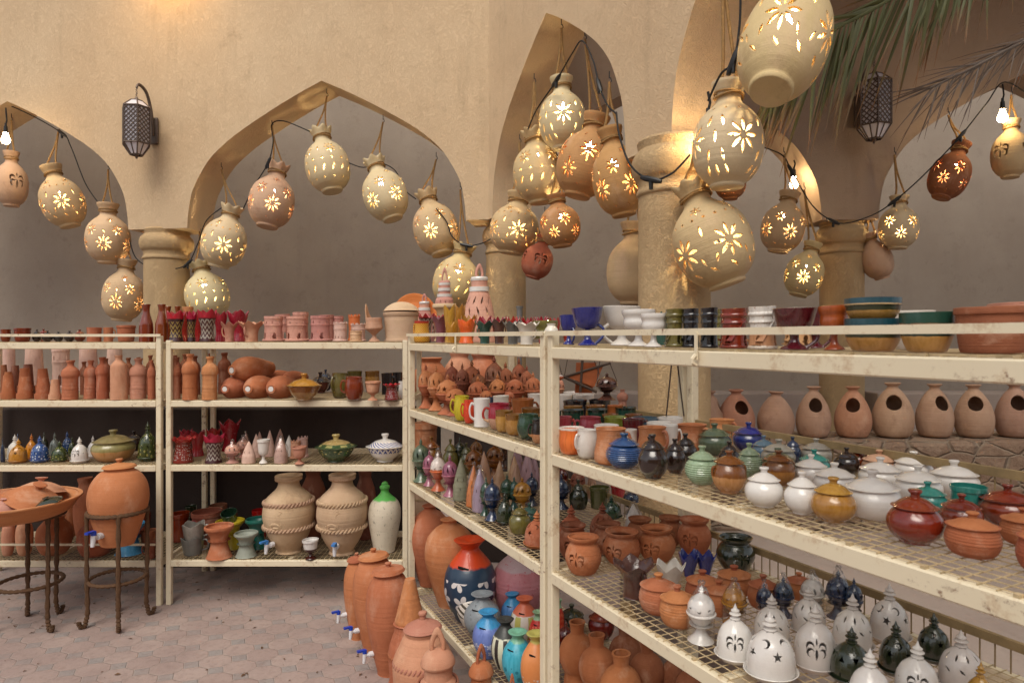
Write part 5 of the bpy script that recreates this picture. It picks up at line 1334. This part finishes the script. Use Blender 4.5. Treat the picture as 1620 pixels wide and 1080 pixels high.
def bulbm(r=.024):
    b = MB(); b.lathe(cat([(0, -r), (0, -r), (r * .7, -r * .7), (r, 0), (r * .75, r * .8), (r * .5, r * 1.5), (r * .48, r * 1.9), (0, r * 1.9)], 3), 14); return b.mesh('bulb')
BULB = bulbm(); 
def sockm():
    b = MB(); b.tube([(0, 0, .04), (0, 0, .10)], [.017, .014], 12); b.tube([(0, 0, .10), (0, 0, .125)], .009, 8); return b.mesh('socket')
SOCK = sockm()
def lamp(neck, base, d, Y, mat, kind, rope_y, label, lit=True, spin=None, dz=0, rope_x=None, ruffle=None):
    a = P(base[0], base[1], Y); c = P(neck[0], neck[1], Y + dz); ax = c - a; L = ax.length; D = d / F * Y * math.cos(math.atan(abs((neck[0] + base[0]) / 2 - 810) / F))
    t = link('hanging_pot_lamp' if lit else 'hanging_clay_pot', None, None); t.location = a
    kk = (kind, ruffle)
    if kk not in LM:
        if kind == 'plain': m = L_(lampP[1:] + [(.2, .95), (0, .9)], 56, 4)()
        elif kind == 'palmleaf': m = carved('lamp_p', lampP, sum([palm(i * 1.57 + .2, .48, .2) for i in range(4)], []), asp=1.3, thick=.022)
        else: m = lamp_mesh(kind)
        if ruffle: m = wavy(m, 7, .018, .86, .10)
        LM[kk] = m
    o = link('body', LM[kk], gm(mat), t); o.rotation_mode = 'QUATERNION'
    q = ax.to_track_quat('Z', 'Y'); 
    from mathutils import Quaternion
    o.rotation_quaternion = q @ Quaternion((0, 0, 1), spin if spin is not None else random.uniform(0, 6.28)); o.scale = (D, D, L)
    b = MB(); b.tube([(math.cos(k_) * D * .205, math.sin(k_) * D * .205, math.sin(k_ * 2 + 1) * L * .012) for k_ in [i * .2618 for i in range(25)]], .006, 6, False)
    b.tube([(math.cos(k_) * D * .20, math.sin(k_) * D * .20, .012 + math.sin(k_) * L * .012) for k_ in [i * .2618 for i in range(25)]], .005, 6, False)
    ct = b.build('rope_collar', M_ROPE, t); ct.rotation_mode = 'QUATERNION'; ct.rotation_quaternion = q; ct.location = ax * .86
    # rope from the collar up to the hook
    top = EYE + (HZ - rope_y) / F * Y; rx = ((rope_x if rope_x is not None else neck[0]) - 810) / F * Y
    s0 = ax * .88; t1 = Vector((rx, Y, top)) - a
    b = MB()
    for dx in (-.006, .006):
        s1 = s0 + Vector((D * .2 * (1 if dx > 0 else -1), -.01, 0)); pts = [s1, ax * .95 + Vector((s1.x * .5 - ax.x * .5, -.01, .06)), (ax * .95).lerp(t1, .6) + Vector((dx * 1.2, 0, 0)), t1]
        if lit or True: b.tube(cat(pts, 4), .0075, 6)
    b.build('rope', M_ROPE, t)
    h = MB(); h.tube([t1 + Vector((0, 0, -.01)), t1 + Vector((.012, 0, .005)), t1 + Vector((.006, 0, .025)), t1 + Vector((0, 0, .02)), t1 + Vector((0, 0, .06))], .003, 6); h.build('hook', M_SOCK, t)
    if lit:
        e = link('bulb', BULB, M_BULB, t); e.location = ax * .60; e.rotation_mode = 'QUATERNION'; e.rotation_quaternion = q
        s_ = link('socket', SOCK, M_SOCK, t); s_.location = ax * .60 + ax.normalized() * .0; s_.rotation_mode = 'QUATERNION'; s_.rotation_quaternion = q
    return tag(t, label, 'hanging lamp' if lit else 'hanging pot', 'pot lamps hung in the arches')
def yL(px, off=.15): return (lambda t: (Vector(CRN) + dL * t).y)(uL(px)) + off
def yR(px, off=.12): return (lambda t: (Vector(CRN) + dR * t).y)(uR(px)) + off
lamp((18, 240), (18, 327), 56, yL(20), 'lpink', 'palmleaf', 190, 'unlit tan pot under the bare bulb at the far left arch', lit=False)
lamp((80, 262), (112, 359), 74, yL(95), 'lbuff', 'A', 205, 'tan pot lamp leaning to one side, top of the far left arch', spin=.2, rope_x=93, dz=-.05)
lamp((171, 322), (171, 417), 74, yL(170), 'lpink', 'E', 268, 'pinkish round pot lamp beside the wall lantern pier, upper of the pair', spin=-.9)
lamp((201, 410), (192, 508), 69, yL(196, .22), 'lpink', 'E', 372, 'pinkish pot lamp directly left of the column, lower of the pair', spin=.5)
lamp((316, 414), (336, 505), 72, yL(330, .22), 'lcream', 'B', 365, 'cream ruffled pot lamp directly right of the column', spin=.3, ruffle=1)
lamp((368, 326), (345, 423), 72, yL(355), 'lcream', 'A', 268, 'cream ruffled pot lamp, lowest on the left flank of the broad arch', spin=2.3, ruffle=1, rope_x=350)
lamp((441, 261), (422, 360), 73, yL(430), 'lpink', 'E', 198, 'pink pot lamp between two cream ones, left flank of the broad arch', spin=1.2, dz=.08, rope_x=430, ruffle=1)
lamp((507, 205), (526, 304), 71, yL(516), 'lcream', 'B', 152, 'cream pot lamp hanging at the apex of the broad arch', spin=.9, dz=.05, rope_x=517, ruffle=1)
lamp((591, 252), (622, 348), 70, yL(610), 'lcream', 'E', 193, 'cream pot lamp right of the apex of the broad arch', spin=-.6, rope_x=606, dz=.05, ruffle=1)
lamp((674, 304), (700, 403), 71, yL(690), 'lbuff', 'E', 252, 'buff pot lamp on the right flank of the broad arch', spin=.0, rope_x=690, dz=.08, ruffle=1)
lamp((735, 387), (712, 486), 72, yL(715, .1), 'lbuff', 'B', 300, 'buff pot lamp behind the two pink pyramid lanterns', spin=2.0, ruffle=1, rope_x=728)
lamp((822, 305), (808, 402), 77, yR(815, .1), 'lbuff', 'A', 225, 'buff pot lamp low in the narrow arch, beside the corner column', spin=.8)
lamp((880, 308), (890, 391), 64, yR(889, .25), 'lorange', 'C', 250, 'orange densely pierced pot lamp low in the narrow arch', spin=.2)
lamp((862, 374), (842, 440), 49, yR(850, .3), 'terra2', 'palmleaf', 340, 'small unlit terracotta pot with palm cuts, lowest in the narrow arch', lit=False, spin=-1.6)
lamp((845, 206), (856, 322), 79, yR(850, .05), 'lbuff', 'B', 130, 'buff ruffled pot lamp with a line of dots, mid height in the narrow arch', spin=1.9, ruffle=1)
lamp((888, 123), (891, 237), 74, yR(889, .15), 'lcream', 'D', 45, 'cream pot lamp highest in the narrow arch', spin=-1.6)
lamp((945, 183), (912, 312), 88, yR(925, .10), 'lorange', 'C', 62, 'tan orange pot lamp leaning under the narrow arch', spin=.6, rope_x=925)
lamp((964, 203), (988, 342), 82, yR(972, .08), 'lorange', 'E', 130, 'long orange pot lamp partly hidden by the thick column', spin=-1.25)
lamp((1153, 131), (1150, 298), 113, 2.88, 'lcream', 'D', -90, 'large cream pot lamp with upright neck, in front of the thick column', spin=-1.45, rope_x=1142)
lamp((1092, 290), (1152, 452), 126, 2.98, 'lbuff', 'A', 238, 'largest buff pot lamp, leaning low by the thick column', spin=-2.1, rope_x=1098, ruffle=1, dz=.05)
lamp((1274, -40), (1218, 146), 152, 2.5, 'lbuff', 'A', -200, 'big pot lamp at the top edge, its foot showing, beside the palm leaves', spin=-1.9, dz=.28)
lamp((1156, 250), (1155, 316), 50, 3.5, 'lterra', 'C', 150, 'small dark terracotta pot lamp behind the large cream one', spin=0)
lamp((1250, 304), (1230, 399), 70, 5.42, 'ltan', 'E', 245, 'tan pot lamp under a bare bulb by the gold lit arch', spin=.4, lit=True, rope_x=1240)
lamp((1287, 384), (1262, 468), 62, 5.3, 'lbuff', 'E', 300, 'small buff pot lamp left of the shaded column', spin=1.2, rope_x=1272)
lamp((1374, 368), (1396, 441), 52, 5.45, 'lpink', 'plain', 320, 'plain unlit gourd shaped pot right of the shaded column', lit=False)
lamp((1423, 310), (1420, 394), 66, 5.3, 'lcream', 'C', 245, 'olive cream pot lamp hanging right of the shaded column', spin=.9, rope_x=1415)
lamp((1522, 226), (1488, 314), 68, 5.1, 'lterra', 'C', 182, 'dark terracotta pot lamp under the dry palm frond', spin=.5, rope_x=1500)
lamp((1600, 190), (1598, 282), 66, 5.0, 'lbuff', 'palmleaf', 150, 'unlit buff pot beside the bright bare bulb at the right edge', lit=False, spin=.2)
lamp((1002, 352), (1000, 482), 82, 4.2, 'ltan', 'plain', 120, 'big plain egg shaped pot half hidden behind the thick column', lit=False)
M_HOT = plain('bright_bulb', 'fff0d0', .3, emit='ffdca4', es=55)
BIG = bulbm(.034)
def bare(x, y, Y, label, top):
    t = link('bare_bulb', None, None); t.location = P(x, y, Y)
    link('glass', BIG, M_HOT, t); s_ = link('socket', SOCK, M_SOCK, t); s_.location = (0, 0, .02)
    b = MB(); b.tube([(0, 0, .13), (.01, 0, .17), (0, 0, top)], .006, 6); b.build('lead', M_CABLE, t)
    return tag(t, label, 'light bulb', 'bare bulbs')
bare(9, 222, 5.8, 'lit bare bulb at the left picture edge', .28)
o = bare(1256, 292, 5.5, 'lit bare bulb by the gold lit arch', .2)
bare(1586, 187, 4.9, 'brightest lit bare bulb, near the right picture edge', .25)
bare(1120, 222, 3.04, 'lit bulb tucked against the thick column head', .22)
# cables with socket tees
def cable(pts, label, tees=(), r=.0048):
    t = link('light_cable', None, None); A = [P(*p) for p in pts]; t.location = A[0]
    b = MB(); b.tube(cat([tuple(p - A[0]) for p in A], 8), r, 7); b.build('cord', M_CABLE, t)
    for i in tees:
        b = MB(); p = A[i] - A[0]; d = (A[min(i + 1, len(A) - 1)] - A[max(i - 1, 0)]).normalized()
        b.tube([p - d * .055, p - d * .03, p + d * .03, p + d * .055], [.008, .014, .014, .008], 8); b.tube([p, p + Vector((0, 0, -.045))], [.012, .009], 8); b.build('socket_tee', M_SOCK, t)
    return tag(t, label, 'cable', 'black light cables')
yy = lambda x: yL(x, .10)
cable([(x, y, yy(x)) for x, y in ((-30, 190), (5, 168), (40, 178), (98, 211), (112, 232), (135, 290), (158, 324))], 'black cable curving down the far left arch', (3,))
cable([(x, y, yL(x, .08)) for x, y in ((205, 380), (215, 408), (240, 424), (270, 426), (297, 417), (313, 385), (326, 350), (350, 329))], 'black cable slung across the column below its head', (4,))
cable([(x, y, yy(x)) for x, y in ((385, 330), (402, 295), (424, 258), (432, 225), (430, 197), (450, 192), (490, 208))], 'black cable over the pink pot lamp', (2,))
cable([(x, y, yL(x, .2)) for x, y in ((552, 258), (575, 265), (600, 258), (625, 270), (640, 300), (658, 315))], 'black cable between the two lamps right of the apex')
cable([(x, y, yR(x, .02) if x > 770 else yL(x, .02)) for x, y in ((690, 330), (706, 350), (716, 375), (738, 388), (762, 385), (783, 374))], 'black cable looping in front of the corner column', (3,))
cable([(x, y, Y) for x, y, Y in ((835, 205, 4.5), (850, 172, 4.4), (880, 128, 4.2), (905, 85, 4.0), (921, 65, 3.95), (938, 95, 3.8), (948, 135, 3.7), (960, 165, 3.62), (975, 180, 3.55))], 'black cable up and over under the narrow arch', (2, 6))
cable([(x, y, Y) for x, y, Y in ((975, 178, 3.45), (980, 215, 3.3), (998, 262, 3.12), (1030, 284, 3.02), (1062, 275, 2.98), (1092, 245, 2.95))], 'black cable looping in front of the thick column head', (3,))
cable([(x, y, Y) for x, y, Y in ((1120, 160, 2.8), (1140, 118, 2.75), (1160, 98, 2.7), (1170, 40, 2.7), (1172, -40, 2.7))], 'black cable rising behind the big top pot lamp', (2,))
cable([(x, y, Y) for x, y, Y in ((1205, 232, 5.2), (1238, 246, 5.2), (1252, 270, 5.2), (1285, 325, 5.2), (1318, 350, 5.2), (1345, 352, 5.2), (1385, 338, 5.2), (1415, 318, 5.15), (1450, 288, 5.05), (1480, 258, 5.0), (1520, 215, 4.95), (1560, 165, 4.9), (1590, 130, 4.85), (1640, 160, 4.8))], 'long black cable sagging past the shaded column', (2, 4, 7, 10))

# ---------------- wall lanterns ----------------
M_IRON = plain('dark_iron', '665850', .5, .4, noise=40); M_GLASS = plain('milky_glass', 'd8d4da', .3)
def lattice_mat():
    k = N('pierced_tin'); co = k.n('TexCoord').outputs['Object']; sp = k.n('SeparateXYZ'); k.l(co, sp.inputs[0])
    k.b.inputs['Base Color'].default_value = lin('6a5c54'); k.b.inputs['Metallic'].default_value = .6; k.b.inputs['Roughness'].default_value = .5; return k.m
M_TIN = lattice_mat()
def wall_lantern(loc, ang, s, label):
    t = link('wall_lantern', None, None); t.location = loc; t.rotation_euler = (0, 0, ang); t.scale = (s, s, s)
    r = .125; h0, h1 = -.17, .17; y = -.24
    g_ = MB(); hexp = lambda rr, z, dy=0: [(rr * math.cos(i * math.pi / 3 + .26), y + rr * math.sin(i * math.pi / 3 + .26), z) for i in range(6)]
    def loft(a, c): g_.add(a + c, [(i, (i + 1) % 6, (i + 1) % 6 + 6, i + 6) for i in range(6)])
    loft(hexp(r * .93, h0), hexp(r * .93, h1)); loft(hexp(r * .45, h0 - .10), hexp(r * .95, h0)); loft(hexp(r * .98, h1), hexp(r * .42, h1 + .065)); g_.build('glass', M_GLASS, t, False)
    f = MB()
    top = hexp(r, h1); bot = hexp(r, h0); tip = hexp(r * .45, h0 - .10); cap = hexp(r * .42, h1 + .065)
    for i in range(6):
        j_ = (i + 1) % 6
        for a, c in ((top[i], top[j_]), (bot[i], bot[j_]), (tip[i], tip[j_]), (top[i], bot[i]), (bot[i], tip[i]), (cap[i], cap[j_]), (top[i], cap[i])): f.tube([a, c], .0065, 5)
        m_ = (Vector(bot[i]) + Vector(bot[j_])) / 2; m2 = (Vector(tip[i]) + Vector(tip[j_])) / 2; f.tube([m_, m2], .005, 5)
    f.tube([(0, y, h0 - .10), (0, y, h0 - .135)], [.02, .006], 8); f.tube([(0, y, h1 + .06), (0, y, h1 + .10)], [.035, .01], 8)
    f.build('frame', M_IRON, t)
    lt = MB()
    for i in range(6):
        a, c = Vector(bot[i]), Vector(bot[(i + 1) % 6]); e = (c - a); H_ = h1 - h0; nW, nH = 3, 8; st = e.length / nW
        for k_ in range(-nH, nW + 1):
            for sgn in (1, -1):
                pts = []
                for q in range(nH + 1):
                    u = k_ + q if sgn > 0 else (nW - k_) - q
                    if 0 <= u <= nW: pts.append(a + e * (u / nW) + Vector((0, 0, H_ * q / nH)))
                if len(pts) > 1: lt.tube([pts[0], pts[-1]], .0046, 4, False)
    lt.build('lattice', M_TIN, t, False)
    ar = MB(); ar.tube(cat([(0, y, .36), (.0, y + .03, .40), (0, y + .12, .36), (0, y + .18, .22), (0, y + .205, .05), (0, y + .21, -.03)], 6), [.010] * 6 + [.015] * 25, 8); ar.build('arm', M_IRON, t)
    ch = MB()
    for i in range(4): ch.tube([(.007 * math.cos(a), y + (.007 * math.sin(a) if i % 2 else 0), .275 + i * .023 + (0 if i % 2 else .0) + .012 * math.sin(a)) for a in [q * .785 for q in range(9)]], .0025, 5)
    ch.build('chain', M_IRON, t)
    pl = MB(); pl.box((-.045, -.03, -.11), (.045, 0, .15)); q = pl.build('wall_plate', M_IRON, t, False); bv = q.modifiers.new('b', 'BEVEL'); bv.width = .02; bv.segments = 3
    return tag(t, label, 'wall lantern', 'iron wall lanterns')
pw_ = P(238, 208, yL(238, 0)); pw_ = P(246, 212, yL(246, 0)); wall_lantern((pw_.x, pw_.y - .004, pw_.z), R(-12), .90, 'hexagonal pierced iron lantern on the sand wall between the broad arches')
pw_ = P(1358, 182, 5.396); wall_lantern((pw_.x, pw_.y, pw_.z), 0, .98, 'darker hexagonal iron lantern on the shaded wall, behind palm leaves')
# small flood lamp mounted just above the picture, lighting the top of the wall
pf = P(268, -75, yL(268, -.0)); t = link('wall_floodlight', None, None); t.location = pf
b = MB(); b.box((-.12, -.30, -.03), (.12, -.16, .08)); b.build('housing', M_IRON, t); b = MB(); b.tube([(0, -.18, .02), (0, 0, .02)], .015, 8); b.build('bracket', M_IRON, t)
b = MB(); b.add([(-.1, -.285, -.036), (.1, -.285, -.036), (.1, -.175, -.036), (-.1, -.175, -.036)], [(0, 3, 2, 1)]); b.build('lit_glass', plain('flood_glass', 'ffe0a0', .3, emit='ffc878', es=60), t, False)
tag(t, 'lit floodlight fixed high on the sand wall, above the iron lantern', 'floodlight')

# ---------------- boat ornaments and burners hung under the near rack's top shelf ----------------
M_SAIL = plain('orange_clay_sail', 'a85a30', .8, noise=8); M_WOOD = plain('dark_stick', '4a3a30', .8); M_STR = plain('thin_string', '4a3c34', .9)
t = link('hanging_clay_boat', None, None); o0 = P(935, 600, 3.0); t.location = o0
b = MB(); s_ = lambda x, y: P(x, y, 3.0) - o0
b.add([s_(893, 595), s_(955, 577), s_(940, 612), s_(893, 595) + Vector((0, .02, 0)), s_(955, 577) + Vector((0, .02, 0)), s_(940, 612) + Vector((0, .02, 0))], [(0, 2, 1), (3, 4, 5), (0, 1, 4, 3), (1, 2, 5, 4), (2, 0, 3, 5)]); b.build('sail', M_SAIL, t, False)
b = MB(); b.add([v + Vector((0, .03, 0)) for v in (s_(913, 574), s_(945, 574), s_(938, 622), s_(911, 622))] + [v + Vector((0, .05, 0)) for v in (s_(913, 574), s_(945, 574), s_(938, 622), s_(911, 622))], [(3, 2, 1, 0), (4, 5, 6, 7), (0, 1, 5, 4), (1, 2, 6, 5), (2, 3, 7, 6), (3, 0, 4, 7)]); b.build('sail', M_SAIL, t, False)
b = MB(); b.tube([s_(886, 598), s_(966, 574)], .006, 6); b.tube([s_(888, 594), s_(944, 620)], .007, 6); b.tube([s_(922, 560), s_(918, 620)], .006, 6); b.build('spar', M_WOOD, t)
b = MB()
for x, y, x2 in ((889, 594, 880), (893, 594, 900), (948, 592, 935), (965, 576, 962)): b.tube([s_(x, y), s_(x2, 556)], .0022, 4)
b.build('string', M_STR, t); tag(t, 'clay boat ornament with orange sails hanging from the rack strings', 'ornament')
o, Y = place('star_burner', 'brownsp', 943, 977, 588, 0, 2, 0, EYE - (632 - HZ) / F * 2.9, 2.9); tag(o, 'grey pierced clay burner slung on strings beside the boat ornament', 'burner')
b = MB()
for x, x2 in ((944, 949), (976, 962)): b.tube([P(x, 603, 2.9) , P(x2, 568, 2.9)], .0022, 4)
q = b.build('string', M_STR, o); q.matrix_parent_inverse = (Matrix.Translation(o.location) @ Matrix.Diagonal((*o.scale, 1))).inverted()
one('coin_pot', 'orwh', 876, 892, 590, 1.36, 3.0, 'small round orange and white clay ornament behind the rack post', 'ornament')
for i, (x, x2) in enumerate(((1064, 1054), (1070, 1082))):
    b = MB(); c0 = P(x, 560, 2.4); b.tube([(0, 0, 0), tuple(P((x + x2) / 2, 610, 2.4) - c0), tuple(P(x2, 658, 2.4) - c0)], .0028, 5); o = b.build('hanging_string', M_STR); o.location = c0
    tag(o, ('left', 'right')[i] + ' of two thin dark strings hanging before the thick column', 'string', 'strings before the thick column')

# ---------------- palm ----------------
def leafmat(name, c1, c2, tip):
    k = N(name); at = k.n('Attribute', attribute_name='along'); co = k.n('TexCoord').outputs['Object']
    col = k.mix(k.noise(co, 6, 3), c1, c2); f = k.math('ADD', at.outputs['Fac'], k.math('MULTIPLY', k.math('SUBTRACT', k.noise(co, 9, 3), .5), .6))
    col = k.mix(k.ramp(f, .62, .95), col, tip); k.l(col, k.b.inputs['Base Color']); k.b.inputs['Roughness'].default_value = .55; return k.m
M_LEAF = leafmat('palm_leaf', '484c28', '686c3c', '87603e'); M_DRY = leafmat('dry_palm_leaf', '5c5148', '74665a', '5a4034'); M_TRUNK = plain('palm_trunk', '5a4636', .95, noise=12)
palmt = link('palm_tree', None, None); palmt.location = (4.6, 3.5, 0)
b = MB(); b.tube([(0, 0, 0), (.05, 0, 1.4), (0, 0, 2.8), (-.05, 0, 4.1)], [.2, .17, .16, .2], 18); b.build('trunk', M_TRUNK, palmt)
def frond(rach, leaves, m, name='frond'):
    """leaves: list of (t on the rachis, length m, direction vector, width)"""
    L = cat([tuple(p) for p in rach], 10); vs = []; fs = []; at = []
    mb = MB(); mb.tube(L, [.014 - .009 * i / len(L) for i in range(len(L))], 6)
    vs = list(mb.v); fs = list(mb.f); at = [.2] * len(vs)
    for t_, ln, dv, wd in leaves:
        i = min(int(t_ * (len(L) - 1)), len(L) - 2); p = Vector(L[i]); d = Vector(dv).normalized(); side = d.cross(Vector((0, .9, .3))).normalized(); n = 7; q = len(vs)
        tw = random.uniform(-.5, .5); nrm_ = d.cross(side); side = (side * math.cos(tw) + nrm_ * math.sin(tw)); dro = random.uniform(.02, .12) * ln
        for k_ in range(n + 1):
            u = k_ / n; c_ = p + d * ln * u + Vector((0, 0, -dro * u * u)) ; ww = wd * (math.sin(min(1, u * 3.2 + .25) * math.pi / 2)) * (1 - u ** 2.2) + .0006
            vs += [tuple(c_ - side * ww), tuple(c_ + nrm_ * ww * .35), tuple(c_ + side * ww)]; at += [u] * 3
        for k_ in range(n): a = q + k_ * 3; fs += [(a, a + 1, a + 4, a + 3), (a + 1, a + 2, a + 5, a + 4)]
    me = mk(name, vs, fs); A_ = me.attributes.new('along', 'FLOAT', 'POINT'); A_.data.foreach_set('value', at)
    o = link(name, me, m, palmt); o.matrix_parent_inverse = Matrix.Translation(palmt.location).inverted(); return o
rn = random.Random(11)
ra = [Vector((4.55, 3.45, 4.05)), P(1700, -190, 3.4), P(1520, -80, 3.4), P(1410, -2, 3.4), P(1330, 42, 3.4), P(1272, 78, 3.4), P(1232, 108, 3.4)]
lv = []
for i in range(58):
    t_ = .30 + .69 * i / 57; s_ = i % 2
    ln = rn.uniform(.46, .66) * (1.0 - .35 * max(0, t_ - .75) / .25)
    lv.append((t_, ln, (rn.uniform(-.30, .02) - .25 * t_ if s_ else rn.uniform(-.62, -.25), rn.uniform(-.25, .45), -1), rn.uniform(.008, .013)))
for i in range(22):
    t_ = .2 + .7 * i / 21; lv.append((t_, rn.uniform(.30, .42), (-.9, rn.uniform(-.1, .3), rn.uniform(-.55, -.1)), rn.uniform(.008, .012)))
frond(ra, lv, M_LEAF)
rb = [Vector((4.55, 3.45, 4.0)), P(1800, -30, 3.5), P(1690, 30, 3.5), P(1600, 76, 3.5), P(1530, 112, 3.5), P(1470, 140, 3.5)]
lv = []
for i in range(70):
    t_ = .3 + .69 * i / 69; s_ = i % 3
    dv = (-1, rn.uniform(-.3, .3), rn.uniform(-.45, -.1)) if s_ == 0 else (-1, rn.uniform(-.3, .3), rn.uniform(-1.5, -.6)) if s_ == 1 else (-.5, rn.uniform(-.3, .3), rn.uniform(-1.6, -1))
    lv.append((t_, rn.uniform(.20, .38), dv, rn.uniform(.0025, .0045)))
frond(rb, lv, M_DRY)
rc = [Vector((4.55, 3.5, 4.1)), P(1760, -220, 3.6), P(1620, -130, 3.7), P(1540, -70, 3.7), P(1470, -20, 3.7)]
frond(rc, [(.35 + .64 * i / 39, rn.uniform(.34, .50), (rn.uniform(-.5, .1), rn.uniform(-.1, .5), -1), rn.uniform(.008, .012)) for i in range(40)], M_LEAF)
tag(palmt, 'palm tree with green and dry fronds drooping in at the upper right', 'palm tree')
# dry leaf litter under the racks
M_LIT = plain('dry_litter', '6b4f38', .9)
rn = random.Random(5)
b = MB()
for i in range(170):
    x, y = rn.uniform(-3.2, .2), rn.uniform(3.0, 4.6) if rn.random() < .8 else rn.uniform(2.6, 3.2); a = rn.uniform(0, 6.3); s_ = rn.uniform(.004, .016)
    c_, n_ = math.cos(a), math.sin(a)
    b.add([(x + c_ * s_, y + n_ * s_, .003), (x - n_ * s_ * .4, y + c_ * s_ * .4, .004 + s_ * .3), (x - c_ * s_, y - n_ * s_, .003), (x + n_ * s_ * .4, y - c_ * s_ * .4, .005)], [(0, 1, 2, 3)])
o = b.build('leaf_litter', M_LIT, smooth=False); struct(o, 'stuff')
